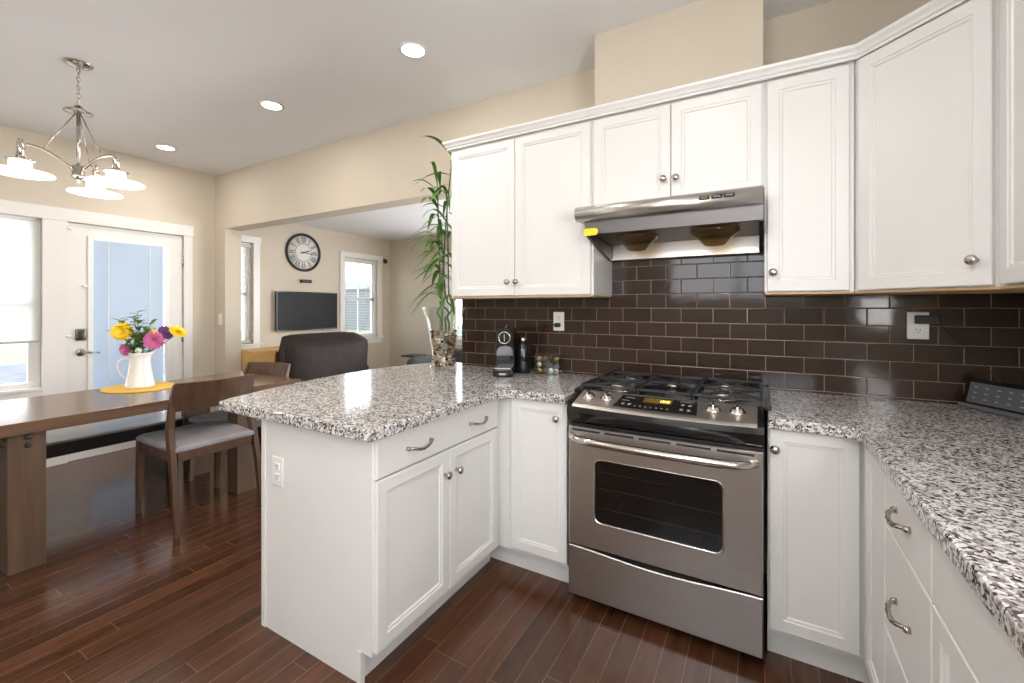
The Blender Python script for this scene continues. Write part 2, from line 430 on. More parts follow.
window(2, 'X', W2, XL, (2.0, .92, .35), lim=.17)
window(3, 'X', W3, XL, (1.96, .93, -.1), mullion=True)
window(4, 'Y', (-3.17, -2.1, .87, 2.05), YF, None)
window(5, 'X', (-3.4, -2.1, 1.12, 2.1), XR + .14 - .0, None, casing=0)
# window frames: one behind the camera, one added unseen to light the living room
f = MB()
for x in (-.5, .425, 1.35): f.box((x, YB - .1, 1.42), (x + .05, YB - .04, 2.45))
f.box((-.5, YB - .1, 2.40), (1.4, YB - .04, 2.45)); f.box((-.5, YB - .1, 1.42), (1.4, YB - .04, 1.47))
struct(f.build('window_6', TRIM))
f = MB()
for x in (-1.45, -.375, .70): f.box((x, YF + .04, .4), (x + .05, YF + .1, 2.0))
f.box((-1.45, YF + .04, 1.95), (.75, YF + .1, 2.0)); f.box((-1.45, YF + .04, .4), (.75, YF + .1, .45))
struct(f.build('window_7', TRIM))

# dining door
d1 = thing('door_1', None, None); d1['kind'] = 'structure'
DX = XL - .005
f = MB(); Y0, Y1, Z1 = DR[0] + .005, DR[1] - .005, 2.038
gy0, gy1, gz0, gz1 = -1.015, -.425, .26, 1.935
f.box((DX - .04, Y0, .002), (DX, gy0, Z1), .001); f.box((DX - .04, gy1, .002), (DX, Y1, Z1), .001)
f.box((DX - .04, gy0, gz1), (DX, gy1, Z1)); f.box((DX - .04, gy0, .002), (DX, gy1, gz0))
f.build('door_leaf', TRIM, d1)
f = MB(); k = .028
for (a, b, c, d) in ((gy0 - .01, gy0 + k, gz0 - .01, gz1 + .01), (gy1 - k, gy1 + .01, gz0 - .01, gz1 + .01), (gy0 + k, gy1 - k, gz1 - k, gz1 + .01), (gy0 + k, gy1 - k, gz0 - .01, gz0 + k)):
    f.box((DX - .001, a, c), (DX + .014, b, d), .004)
f.build('lite_frame', PLW, d1)
MB().box((DX - .008, gy0, gz0), (DX - .004, gy1, gz1)).build('pane', PANE, d1)
bl = MB(); z = gz1 - .03
while z > gz0 + .02:
    bl.hexa([(DX - .030, gy0 + .03, z - .0055), (DX - .022, gy0 + .03, z + .0078), (DX - .022, gy1 - .03, z + .0078), (DX - .030, gy1 - .03, z - .0055), (DX - .031, gy0 + .03, z - .005), (DX - .023, gy0 + .03, z + .0083), (DX - .023, gy1 - .03, z + .0083), (DX - .031, gy1 - .03, z - .005)])
    z -= .0125
bo = bl.build('blind', BLINDD, d1)
bl = MB()
for y in (gy0 + .14, gy1 - .14): bl.box((DX - .0205, y - .004, gz0 + .02), (DX - .0195, y + .004, gz1 - .02))
bl.build('ladder_tape', PLW, bo)
MB().box((DX, -1.105, 1.03), (DX + .022, -1.035, 1.13), .006).box((DX + .022, -1.09, 1.085), (DX + .024, -1.05, 1.115)).build('keypad_lock', mat('dark_nickel', (.16, .15, .14), .3, 1), d1)
f = MB(); Rx = Matrix.Rotation(PI / 2, 3, 'Y')
f.lathe([(.033, 0), (.033, .006), (.02, .012), (.012, .014), (.012, .05)], (DX, -1.07, .925), 20, Rx)
f.tube([(DX + .05, -1.075, .925), (DX + .055, -1.04, .928), (DX + .052, -1.0, .921), (DX + .045, -.955, .918)], [.011, .010, .008, .006], 10)
f.build('door_handle', NICKEL, d1)
for z in (1.78, 1.02, .25): MB().box((DX - .002, Y1 - .012, z - .05), (DX + .008, Y1 + .012, z + .05), .002).tube([(DX + .008, Y1, z - .055), (DX + .008, Y1, z + .055)], .006, 8).build('hinge', NICKEL, d1)
for y, z in ((-1.14, 1.99), (-1.145, 1.07), (-1.04, 1.50)): MB().box((DX, y - .02, z - .008), (XL + .03, y + .012, z + .008), .003).build('door_sensor', PLW, d1)

# ------------------------------------------------------------------ outside
GRASS = varied('lawn_grass', (.16, .19, .09), (.22, .25, .13), 2, .9)
ROAD = varied('asphalt', (.10, .10, .105), (.15, .15, .155), 3, .9)
PAVE = varied('concrete_walk', (.26, .26, .26), (.34, .34, .33), 3, .9)
tag(MB().box((-30, -30, -.35), (XL - .2, 30, -.30)).build('lawn', GRASS), 'green lawn outside beyond the dining window', 'lawn')
bpy.data.objects['lawn']['kind'] = 'structure'
struct(MB().box((-8.2, -30, -.299), (-5.2, 30, -.28)).build('patio_pavement', PAVE))
struct(MB().box((-17.5, -30, -.299), (-12, 30, -.28)).build('street', ROAD))
SID = mat('grey_siding', (.46, .50, .56), .7)
_v = coords(SID, scale=(1, 1, 1)); wv = N(SID, 'ShaderNodeTexWave'); wv.bands_direction = 'Z'; wv.wave_profile = 'SAW'; wv.inputs['Scale'].default_value = 1.6
L(SID, _v, wv.inputs['Vector']); bump(SID, wv.outputs['Fac'], 1, .05)
_r = ramp(SID, [(0, (.10, .115, .14)), (.15, (.17, .185, .21))]); L(SID, wv.outputs['Fac'], _r.inputs[0]); L(SID, _r.outputs[0], BS(SID).inputs['Base Color'])
nb = thing('neighbour_house', 'grey sided neighbouring house seen through the living room window', 'house', (-25, 20.1, -.3))
MB().box((-1.5, -1.0, 0), (1.5, 1.1, 2.9)).build('wall', SID, nb)
MB().prism([(-1.25, 2.9), (1.35, 2.9), (.05, 3.6)], 'X', -1.7, 1.7).build('roof', mat('dark_shingle', (.2, .2, .21), .9), nb)
MB().box((1.5, .25, .9), (1.55, .85, 2.0), .01).build('window', TRIM, nb)

# ------------------------------------------------------------------ cabinetry
def panel_door(mb, w_, h_, x=0, z=0, y=0, t=.02, frame=.044, flat=False):
    """front at y-t, standing on plane y; local x,z"""
    rings = [(0, 0), (0, t - .003), (.003, t)]
    if not flat: rings += [(frame, t), (frame + .003, t - .0035), (frame + .011, t - .0045), (frame + .014, t - .0095)]
    loops = [[(x + i, y - d, z + i), (x + w_ - i, y - d, z + i), (x + w_ - i, y - d, z + h_ - i), (x + i, y - d, z + h_ - i)] for i, d in rings]
    mb.loft(loops, smooth=False)
def add_door(parent, x, z, w_, h_, knob=None, flat=False, y=0, name='door'):
    mb = MB(); panel_door(mb, w_, h_, flat=flat)
    o = mb.build(name, CAB, parent, (x, y, z))
    if knob:
        M = Matrix.Rotation(PI / 2, 3, 'X')
        MB().lathe([(.008, 0), (.006, .004), (.0055, .014), (.013, .018), (.0165, .024), (.0145, .030), (.007, .033), (.0005, .034)], (0, 0, 0), 18, M).build('knob', NICKEL, o, (knob[0] - x, -.02, knob[1] - z))
    return o
def add_handle(o, cx, cz, L_=.13):
    mb = MB(); n = 16; pts = []; rs = []
    for i in range(n + 1):
        t = i / n; a = t * 2 - 1
        pts.append((cx + a * L_ / 2, -.02 - .022 * (1 - a ** 4) - .003, cz - .006 * math.cos(a * PI) + .0)); rs.append(.0045 + .0022 * math.cos(a * PI * 3) ** 2)
    mb.tube(pts, rs, 10)
    for s in (-1, 1):
        mb.sphere((cx + s * L_ / 2, -.026, cz + .006), .008, 12); mb.lathe([(.008, 0), (.006, .012)], (cx + s * L_ / 2, -.02, cz + .006), 12, Matrix.Rotation(PI / 2, 3, 'X'))
    mb.build('handle', NICKEL, o)

ZB, ZT = .132, .872
YFc = -.61   # carcass front of the range wall bases
# corner base left of the range
c = thing('base_cabinet', 'narrow white base cabinet directly left of the range', 'cabinet', (0, YFc, 0))
MB().box((-1.03, 0, .11), (-.028, .605, .873)).build('carcass', CAB, c)
MB().box((-1.03, .055, 0), (-.028, .075, .11)).build('toe_kick', CAB, c)
add_door(c, -.323, ZB, .297, ZT - ZB, (-.073, .80))
# peninsula cabinet, front faces +X.  local frame: x -> +Y, -y -> +X
PY0, PX = -1.439, -.405
c = thing('base_cabinet', 'white peninsula cabinet with one wide drawer over two doors', 'cabinet', (PX, PY0, 0), PI / 2)
f = MB(); f.box((.02, 0, .11), (.828, .625, .873))
f.build('carcass', CAB, c)
e_ = MB()   # end panel facing the camera, notched at the toe
e_.prism([(0.07, 0), (.64, 0), (.64, .873), (0, .873), (0, .115), (.07, .115)], 'X', 0, .019)
e_ = e_.build('end_panel', CAB, c)
MB().box((-.004, .618, 0), (.0, .642, .872)).build('edge_strip', CAB, c)
MB().box((-.006, .05, 0), (.012, .068, .118)).build('toe_strip', CAB, c)
MB().box((.02, .07, 0), (.86, .085, .11)).build('toe_kick', CAB, c)
dr = add_door(c, .004, .727, .785, ZT - .727, flat=True, name='drawer')
add_handle(dr, .212, .060); add_handle(dr, .61, .060)
add_door(c, .004, ZB, .397, .588, (.37, .625)); add_door(c, .404, ZB, .385, .588, (.448, .622))
# outlet on end panel
def outlet(name, label, loc, rz=0, parent=None, sw=False):
    t_ = thing(name, label, 'outlet' if not sw else 'light switch', loc, rz)
    MB().box((-.036, -.006, -.058), (.036, 0, .058), .003).build('wall_plate', PLW, t_)
    if sw:
        MB().box((-.016, -.009, -.033), (.016, -.006, .033), .001).build('rocker', PLW, t_); return t_
    for z in (-.021, .021):
        q = MB().prism(rect(-.016, .016, z - .014, z + .014, .006), 'Y', -.009, -.006).build('socket', PLW, t_)
        q2 = MB()
        for x in (-.006, .006): q2.box((x - .0012, -.0094, z - .001), (x + .0012, -.009, z + .008))
        q2.lathe([(.0025, 0), (.0025, .0004)], (0, -.009, z - .007), 8, Matrix.Rotation(PI / 2, 3, 'X')).build('slot', PLG, q)
    return t_
outlet('wall_outlet', 'white outlet on the end panel of the peninsula cabinet', (-.935, -1.4395, .657))
outlet('wall_outlet', 'white outlet on the brown tile with a black plug, left of the range', (-.335, -.010, 1.23))
outlet('wall_outlet', 'white outlet on the brown tile holding a black charger, right of the range', (1.332, -.010, 1.238))
outlet('light_switch', 'white light switch on the wall left of the living room opening', (-4.25, 0, 1.19), 0, sw=True)
# right of range
c = thing('base_cabinet', 'narrow white base cabinet directly right of the range', 'cabinet', (0, YFc, 0))
MB().box((.771, 0, .11), (1.06, .605, .873)).build('carcass', CAB, c)
MB().box((.771, .055, 0), (1.12, .075, .11)).build('toe_kick', CAB, c)
add_door(c, .776, ZB, .266, ZT - ZB, (.794, .80))
# right run, faces -X.  local x -> -Y, -y -> -X
RX = 1.068
def right_unit(label, y0, y1):
    c = thing('base_cabinet', label, 'cabinet', (RX, y0, 0), -PI / 2)
    W_ = y0 - y1
    MB().box((.001, 0, .11), (W_ - .001, .60, .873)).build('carcass', CAB, c)
    MB().box((0, .065, 0), (W_ - .001, .08, .11)).build('toe_kick', CAB, c)
    return c, W_
c, W_ = right_unit('white corner base cabinet with a narrow panelled door by the drawer stack', -.612, -.935)
add_door(c, .045, ZB, W_ - .05, ZT - ZB)
c, W_ = right_unit('white base cabinet with stacked drawers and two bow handles', -.935, -1.317)
for z0, z1 in ((.727, ZT), (.440, .722), (ZB, .435)):
    d = add_door(c, .003, z0, W_ - .006, z1 - z0, flat=True, name='drawer')
    add_handle(d, .176, (.797 - z0) if z0 > .7 else (.566 - z0 if z0 > .4 else .15), .115)
c, W_ = right_unit('white sink base cabinet at the right edge, plain front over doors', -1.317, -2.24)
add_door(c, .003, .727, W_ - .006, ZT - .727, flat=True, name='false_front')
add_door(c, .003, ZB, W_ / 2 - .005, .59, (W_ / 2 - .03, .64)); add_door(c, W_ / 2 + .002, ZB, W_ / 2 - .005, .59, (W_ / 2 + .03, .64))
c, W_ = right_unit('white base cabinet beyond the sink base, outside the right edge', -2.24, -3.0)
add_door(c, .003, ZB, W_ - .006, ZT - ZB, (.05, .8))

# countertops
def slab(name, pts, label, z0=.8735, z1=.914, r=.006):
    mb = MB(); n = len(pts)
    P = [Vector((p[0], p[1], 0)) for p in pts]
    nrm = []
    area_ = sum(P[i].x * P[(i + 1) % n].y - P[(i + 1) % n].x * P[i].y for i in range(n)); sg = 1 if area_ > 0 else -1
    for i in range(n):
        d1_ = (P[i] - P[i - 1]).normalized(); d2_ = (P[(i + 1) % n] - P[i]).normalized()
        n1_ = Vector((d1_.y, -d1_.x, 0)) * sg; n2_ = Vector((d2_.y, -d2_.x, 0)) * sg
        b_ = (n1_ + n2_); b_ = b_ / max(.3, b_.length_squared / 2) ; nrm.append(b_)
    loops = []
    for ins, z in ((r, z0), (r * .3, z0 + r * .3), (0, z0 + r), (0, z1 - r), (r * .3, z1 - r * .3), (r, z1)):
        loops.append([tuple((P[i] - nrm[i] * ins)[:2]) + (z,) for i in range(n)])
    mb.loft(loops, smooth=False)
    return tag(mb.build(name, GRAN), label, 'countertop')
far = [(-1.268, -1.497), (-1.30, -1.44), (-1.352, -1.27), (-1.395, -1.10), (-1.43, -.92), (-1.45, -.72), (-1.455, -.50), (-1.435, -.34), (-1.395, -.18), (-1.34, -.02), (-1.29, .055), (-1.20, .075), (-1.079, .075), (-1.079, -.0105)]
slab('granite_countertop', [(-.026, -.0105), (-.026, -.655), (-.29, -.655), (-.335, -.672), (-.352, -.72), (-.352, -1.47), (-.362, -1.490), (-.385, -1.497)] + far, 'speckled granite countertop on the peninsula left of the range')
slab('granite_countertop', [(1.679, -.0105), (1.679, -3.0), (1.035, -3.0), (1.035, -.70), (1.02, -.667), (.985, -.655), (.772, -.655), (.772, -.0105)], 'speckled granite countertop on the right of the range turning towards the camera')

# uppers
UZ, UT, UY = 1.379, 2.270, -.33
def upper(label, x0, x1, z0, doors, name='wall_cabinet'):
    c = thing(name, label, 'cabinet', (0, UY, 0))
    MB().box((x0 + .0005, 0, z0), (x1 - .0005, -UY - .011, 2.30)).build('carcass', CAB, c)
    MB().box((x0 + .004, -.012, z0 - .008), (x1 - .004, -UY - .03, z0 - .0005)).build('underside', TANB, c)
    for (a, b, k) in doors: add_door(c, a, z0 + .004, b - a, UT - z0, k)
    return c
upper('white two-door wall cabinet left of the range hood beside the bamboo', -.919, 0, UZ, [(-.905, -.461, (-.499, 1.46)), (-.457, -.012, (-.442, 1.46))])
upper('short white two-door wall cabinet above the range hood', 0, .762, 1.812, [(.004, .380, (.350, 1.92)), (.384, .754, (.406, 1.918))])
upper('single-door white wall cabinet directly right of the range hood', .762, 1.07, UZ, [(.772, 1.052, (.794, 1.463))])
# diagonal corner cabinet
dx0, dy0, dx1, dy1 = 1.072, -.335, 1.379, -.642
c = thing('wall_cabinet', 'white diagonal corner wall cabinet with a single wide door', 'cabinet', (dx0, dy0, 0), math.atan2(dy1 - dy0, dx1 - dx0))
DL = math.hypot(dx1 - dx0, dy1 - dy0); cq, sq = math.cos(-c.rotation_euler.z), math.sin(-c.rotation_euler.z)
def loc_(x, y): X, Y = x - dx0, y - dy0; return (X * cq - Y * sq, X * sq + Y * cq)
outl = [loc_(*p) for p in ((dx0, dy0), (dx1, dy1), (1.679, dy1), (1.679, -.011), (dx0, -.011))]
MB().prism(outl, 'Z', UZ, 2.30).build('carcass', CAB, c)
outs = [(p[0] * .98 + .004, p[1] * .97 - .006) for p in outl]
MB().prism(outs, 'Z', UZ - .008, UZ - .0005).build('underside', TANB, c)
add_door(c, .022, UZ + .004, DL - .042, UT - UZ, (DL - .055, 1.462))
# right wall uppers
def rupper(label, y0, y1):
    c = thing('wall_cabinet', label, 'cabinet', (1.379, y0, 0), -PI / 2)
    W_ = y0 - y1
    MB().box((.001, 0, UZ), (W_ - .001, .293, 2.30)).build('carcass', CAB, c)
    MB().box((.004, -.012, UZ - .008), (W_ - .004, .28, UZ - .0005)).build('underside', TANB, c)
    add_door(c, .025, UZ + .004, W_ - .03, UT - UZ, (W_ - .04, 1.46))
rupper('white wall cabinet on the right wall, cut off by the right edge', -.644, -1.28)
# crown moulding swept along the cabinet tops
path = [(-.919 - .022, -.011), (-.919 - .022, -.372), (1.079, -.372), (1.369 - .004, -.658), (1.312, -1.25)]
path = [(-.921, -.012), (-.921, -.352), (1.0805, -.352), (1.359, -.634), (1.359, -1.28)]
prof = [(0, 0), (.010, 0), (.010, .010), (.016, .014), (.020, .024), (.030, .036), (.032, .047), (0, .047)]
mb = MB(); loops = []
pv = [Vector((*p, 0)) for p in path]
for i, p in enumerate(pv):
    ds = []
    if i > 0: ds.append((p - pv[i - 1]).normalized())
    if i < len(pv) - 1: ds.append((pv[i + 1] - p).normalized())
    ns = [Vector((d.y, -d.x, 0)) for d in ds]
    b_ = sum(ns, Vector()) ;
    if len(ns) == 2: b_ = b_ / (b_.length_squared / 2)
    loops.append([tuple((p + b_ * o_)[:2]) + (2.282 + z_,) for o_, z_ in prof])
mb.loft(loops, smooth=False)
tag(mb.build('crown_moulding', CAB), 'white crown moulding running along the tops of the wall cabinets', 'moulding')

# ------------------------------------------------------------------ range
rg_ = thing('gas_range', 'stainless steel slide-in gas range between the cabinets', 'range', (0, 0, 0))
MB().box((.003, -.645, .02), (.760, -.03, .885)).build('body', BLACKM, rg_)
for x in (.06, .70):
    MB().lathe([(.018, 0), (.018, .02)], (x, -.58, 0), 12).build('foot', BLACKM, rg_)
def bow(x, k=.03): t = (x - .381) / .381; return k * (1 - t * t)
NX = 24
def sweep(mb, x0, x1, prof, k=.03, smooth=False):
    loops = []
    for i in range(NX + 1):
        x = x0 + (x1 - x0) * i / NX
        loops.append([(x, y - bow(x, k) * wgt, z) for y, z, wgt in prof])
    mb.loft(loops, smooth=smooth)
# cooktop deck
mb = MB()
mb.box((-.024, -.545, .9155), (.784, -.035, .930), .004)
mb.build('cooktop', BLACKG, rg_)
# black fascia under and beside the panel
mb = MB()
sweep(mb, .003, .759, [(-.545, .928, 0), (-.695, .886, 1), (-.70, .86, 1), (-.688, .82, .6), (-.672, .803, 0), (-.545, .803, 0)])
mb.build('fascia', BLACKG, rg_)
mb = MB()
sweep(mb, .030, .738, [(-.546, .9300, 0), (-.690, .8950, 1), (-.700, .8895, 1), (-.704, .8865, 1), (-.704, .884, 1), (-.69, .883, 1), (-.546, .918, 0)], smooth=False)
pn = mb.build('control_panel', PANELST, rg_)
sl = math.atan2(.9300 - .888, .144 + .03)   # slope angle at centre
def onpanel(x, s_, off=0):
    """s_ 0 at rear edge .. 1 at front edge"""
    y = -.546 - (.144 + bow(x)) * s_; z = .930 - .035 * s_
    a = math.atan2(.035, .144 + bow(x))
    return Vector((x, y - math.sin(a) * off, z + math.cos(a) * off)), a
def strip(mb, x0, x1, s0, s1, off, taper=0):
    n = 12; A = []; 
    for i in range(n + 1):
        t = i / n
        xa = x0 + taper + (x1 - x0 - 2 * taper) * t; xb = x0 + (x1 - x0) * t
        A.append((onpanel(xa, s0, off)[0], onpanel(xb, s1, off)[0]))
    top = [[a, b] for a, b in A]
    for (a, b), (c_, d_) in zip(top, top[1:]): mb.poly([b, d_, c_, a])
mb = MB(); strip(mb, .205, .535, .10, .86, .0012, .012)
dsp = mb.build('display_panel', BLACKG, pn)
mb = MB(); strip(mb, .315, .43, .17, .44, .002); mb.build('display', AMBERL, pn)
mb = MB()
for x0_, x1_ in ((.384, .388), (.392, .40), (.404, .408), (.411, .421)): strip(mb, x0_, x1_, .24, .38, .0026)
mb.build('display_digits', AMBERT, pn)
KEYS = [(.235, .247, .60, .70), (.262, .274, .60, .70), (.235, .275, .25, .28), (.225, .26, .42, .45), (.46, .51, .18, .21)]
KEYS += [(.29 + i * .0215, .297 + i * .0215, .68, .73) for i in range(7)] + [(x, x + .012, q, q + .09) for x in (.468, .495) for q in (.34, .60)]
for a, b, c_, d_ in KEYS:
    mb = MB(); strip(mb, a, b, c_, d_, .002); mb.build('key_legend', MARK, dsp)
for x in (.076, .160, .588, .672):
    P_, a = onpanel(x, .46)
    R_ = Matrix.Rotation(a, 3, 'X')
    mb = MB(); mb.lathe([(.029, .001), (.029, .004), (.024, .007), (.020, .016), (.016, .018), (.0005, .018)], P_, 24, R_)
    kb = mb.build('knob', POLN, pn)
    t_ = bmesh.new(); mb = MB(); mb.box((-.0048, -.021, .012), (.0048, .021, .030), .003, 2, Matrix.Translation(P_) @ R_.to_4x4()); mb.build('grip', POLN, kb)
# oven door
mb = MB()
DZ0, DZ1, DY = .268, .790, -.680
xs0, xs1 = .004, .757
wx0, wx1, wz0, wz1 = .121, .628, .385, .655
# door slab with window hole (arched top)
hole = []
def arch(ix):
    o_ = rect(wx0 + ix, wx1 - ix, wz0 + ix, wz1 - ix, .028, 4)
    return [(x, z + (.016 * (1 - ((x - .3745) / .2535) ** 2) if z > .5 else 0)) for x, z in o_]
def outer_for(pts, x0, x1, z0, z1):
    cx_, cz_ = .3745, .52; out = []
    for x, z in pts:
        dx, dz = x - cx_, z - cz_
        k_ = min(((x1 - cx_) if dx > 0 else (x0 - cx_)) / dx if abs(dx) > 1e-6 else 1e9, ((z1 - cz_) if dz > 0 else (z0 - cz_)) / dz if abs(dz) > 1e-6 else 1e9)
        out.append((cx_ + dx * k_, cz_ + dz * k_))
    return out
h_ = arch(0)
# densify and force outer corners
def dens(pts, n=6):
    out = []
    for i in range(len(pts)):
        a, b = pts[i], pts[(i + 1) % len(pts)]
        d = math.hypot(b[0] - a[0], b[1] - a[1]); k_ = max(1, int(d / .03))
        for j in range(k_): out.append((a[0] + (b[0] - a[0]) * j / k_, a[1] + (b[1] - a[1]) * j / k_))
    return out
h_ = dens(h_); h_ = [(x, (z if z < .6 else z)) for x, z in h_]
out_ = outer_for(h_, xs0, xs1, DZ0, DZ1)
for cx_, cz_ in ((xs0, DZ0), (xs1, DZ0), (xs0, DZ1), (xs1, DZ1)):
    i_ = min(range(len(out_)), key=lambda i: (out_[i][0] - cx_) ** 2 + (out_[i][1] - cz_) ** 2); out_[i_] = (cx_, cz_)
inn = [(x * .985 + .3745 * .015, z * .985 + .52 * .015) for x, z in h_]
outi = [(min(max(x, xs0 + .004), xs1 - .004), min(max(z, DZ0 + .004), DZ1 - .004)) for x, z in out_]
mb.loft([[(x, DY + .034, z) for x, z in out_], [(x, DY + .004, z) for x, z in out_], [(x, DY, z) for x, z in outi], [(x, DY, z) for x, z in h_], [(x, DY + .003, z) for x, z in inn], [(x, DY + .02, z) for x, z in inn]], caps=False, smooth=False)
od = mb.build('oven_door', STEEL, rg_)
mb = MB(); mb.prism(inn, 'Y', DY + .018, DY + .022); mb.build('oven_cavity', mat('oven_cavity_dark', (.03, .028, .027), .5), od)
mb = MB(); mb.prism(inn, 'Y', DY + .005, DY + .008); mb.build('oven_window', glassy('oven_glass', (.62, .62, .62)), od)
for z in (.445, .53, .60):
    mb = MB(); mb.box((wx0 + .01, DY + .014, z), (wx1 - .01, DY + .0165, z + .003)); mb.build('oven_rack', NICKEL, od)
mb = MB()
ol = [(x * 1.012 - .3745 * .012, z * 1.018 - .52 * .018) for x, z in h_]
mb.loft([[(x, DY - .0003, z) for x, z in ol], [(x, DY - .002, z) for x, z in h_], [(x, DY + .0045, z) for x, z in inn]], caps=False)
mb.build('window_bezel', POLN, od)
mb = MB()
for i in range(5):
    a = .022 + i * .1455; mb.box((a, DY - .0012, .772), (a + .125, DY + .01, .7805))
mb.build('vent_slot', BLACKM, od)
mb = MB(); pts = []; rs = []
for i in range(25):
    t = i / 24; x = .018 + t * .715; a = abs(2 * t - 1)
    y = DY - .062 * (1 - a ** 10) - .012 * (1 - a * a) + .002; pts.append((x, y, .748 - .0 * a)); rs.append(.0165)
mb.tube(pts, rs, 12)
mb.build('door_handle', POLN, od)
# drawer, its top edge dips in the middle
mb = MB()
n = 20; top = [(.004 + .753 * i / n, .262 - .016 * math.sin(PI * i / n) ** 2) for i in range(n + 1)]
ol = [(.004, .045), (.757, .045)] + top[::-1]
mb.prism(ol, 'Y', DY + .03, DY + .003); 
il = [(.008, .048), (.753, .048)] + [(min(max(x, .008), .753), z - .004) for x, z in top[::-1]]
mb.loft([[(x, DY + .003, z) for x, z in ol], [(x, DY, z) for x, z in il]], caps=False, smooth=False); mb.poly([(x, DY, z) for x, z in il])
mb.build('storage_drawer', STEEL, rg_)
# burners and grates
for (x, y, r) in ((.165, -.165, .045), (.165, -.41, .05), (.60, -.165, .05), (.60, -.41, .042), (.382, -.29, .035)):
    b = MB().lathe([(r * 2.1, .9302), (r * 2.05, .9325), (r * 1.2, .9335), (r * 1.15, .934)], (x, y, 0), 28).build('burner_bowl', POLN if x != .382 else BLACKG, rg_)
    MB().lathe([(r * .9, .934), (r * .95, .946), (r * .8, .948)], (x, y, 0), 24).build('burner_head', mat('burner_alloy', (.45, .42, .4), .4, 1), b)
    MB().lathe([(r * .78, .948), (r * .82, .953), (r * .75, .956), (r * .01, .957)], (x, y, 0), 24).build('burner_cap', IRON, b)
gz = .952
for gx0, gx1 in ((.012, .262), (.268, .494), (.500, .750)):
    mb = MB()
    def bar(a, b, wd=.0055, z=gz):
        a = Vector((*a, z)); b = Vector((*b, z)); d = (b - a).normalized(); s_ = Vector((-d.y, d.x, 0)) * wd; hh = Vector((0, 0, .006))
        mb.hexa([a - s_ - hh, b - s_ - hh, b + s_ - hh, a + s_ - hh, a - s_ + hh * .4, b - s_ + hh * .4, b + s_ + hh * .4, a + s_ + hh * .4])
    ya, yb = -.53, -.05
    bar((gx0, ya), (gx1, ya)); bar((gx0, yb), (gx1, yb)); bar((gx0, ya), (gx0, yb)); bar((gx1, ya), (gx1, yb)); bar((gx0, -.29), (gx1, -.29))
    cx_ = (gx0 + gx1) / 2
    for cy_ in ((-.165, -.41) if gx0 != .268 else (-.29,)):
        for a in range(4):
            an = PI / 4 + a * PI / 2
            bar((cx_ + .028 * math.cos(an), cy_ + .028 * math.sin(an)), (cx_ + (gx1 - gx0) * .5 * (1 if math.cos(an) > 0 else -1), cy_ + .118 * (1 if math.sin(an) > 0 else -1)))
    for fx in (gx0, gx1):
        for fy in (ya, yb, -.29): mb.box((fx - .007, fy - .007, .930), (fx + .007, fy + .007, gz - .004))
    mb.build('grate', IRON, rg_)

# ------------------------------------------------------------------ range hood
hd = thing('range_hood', 'stainless steel under-cabinet range hood above the range', 'range hood', (0, 0, 0))
X0, X1 = 0.002, .758
bull = [(-.352, 1.811), (-.352, 1.80)]
mb = MB()
prof = [(-.03, 1.811), (-.03, 1.80), (-.44, 1.80)] ; 
nose = []
for i in range(13):
    a = math.radians(70 + i * 220 / 12); nose.append((-.497 + .036 * math.cos(a), 1.765 + .036 * math.sin(a)))
prof = [(-.352, 1.8105), (-.40, 1.8095)] + nose + [(-.470, 1.735), (-.40, 1.735), (-.352, 1.735)]
mb.prism(prof, 'X', -.028, X1 + .0, True)
mb.build('bullnose', STEEL, hd)
mb = MB().hexa([(X0, -.474, 1.734), (X0, -.466, 1.734), (X1, -.466, 1.734), (X1, -.474, 1.734)] + [(X0, -.474, 1.735)] * 0 + [(X0, -.462, 1.672), (X0, -.454, 1.672), (X1, -.454, 1.672), (X1, -.462, 1.672)])
mb.build('visor', VISOR, hd)
mb = MB(); mb.box((X0, -.466, 1.734), (X1, -.012, 1.8)); mb.build('housing', mat('hood_grey', (.25, .24, .24), .4, .8), hd)
mb = MB(); mb.box((X0 + .015, -.06, 1.585), (X1 - .015, -.012, 1.733), .002); mb.box((X0 + .015, -.075, 1.582), (X1 - .015, -.012, 1.590)); mb.build('rear_panel', PANELST, hd)
for x in (X0, X1 - .015):
    mb = MB(); mb.prism([(-.45, 1.733), (-.45, 1.668), (-.42, 1.655), (-.085, 1.580), (-.012, 1.580), (-.012, 1.733)], 'X', x, x + .0145); mb.build('side_panel', mat('hood_dark', (.035, .035, .035), .3, .3), hd)
MB().box((.7585, -.47, 1.63), (.7612, -.352, 1.80)).build('side_trim', BLACKM, hd)
UND = mat('hood_underside', (.18, .17, .165), .35, .8)
mb = MB().hexa([(X0 + .015, -.445, 1.690), (X1 - .015, -.445, 1.690), (X1 - .015, -.062, 1.665), (X0 + .015, -.062, 1.665), (X0 + .015, -.445, 1.70), (X1 - .015, -.445, 1.70), (X1 - .015, -.062, 1.70), (X0 + .015, -.062, 1.70)])
mb.build('underside_panel', UND, hd)
for x in (.20, .56):
    mb = MB(); mb.lathe([(.105, 1.680), (.108, 1.670), (.092, 1.655), (.070, 1.640), (.052, 1.618), (.04, 1.606), (.001, 1.603)], (x, -.25, 0), 28)
    mb.build('fan_guard_cup', AMBER, hd)
    mb = MB()
    for i in range(12):
        a = i * PI / 6; mb.tube([(x + .03 * math.cos(a), -.25 + .03 * math.sin(a), 1.682), (x + .1 * math.cos(a), -.25 + .1 * math.sin(a), 1.684)], .002, 6)
    mb.build('fan_grille', BLACKM, hd)
def nosept(x, deg, off):
    a = math.radians(deg); return Vector((x, -.497 + (.036 + off) * math.cos(a), 1.765 + (.036 + off) * math.sin(a)))
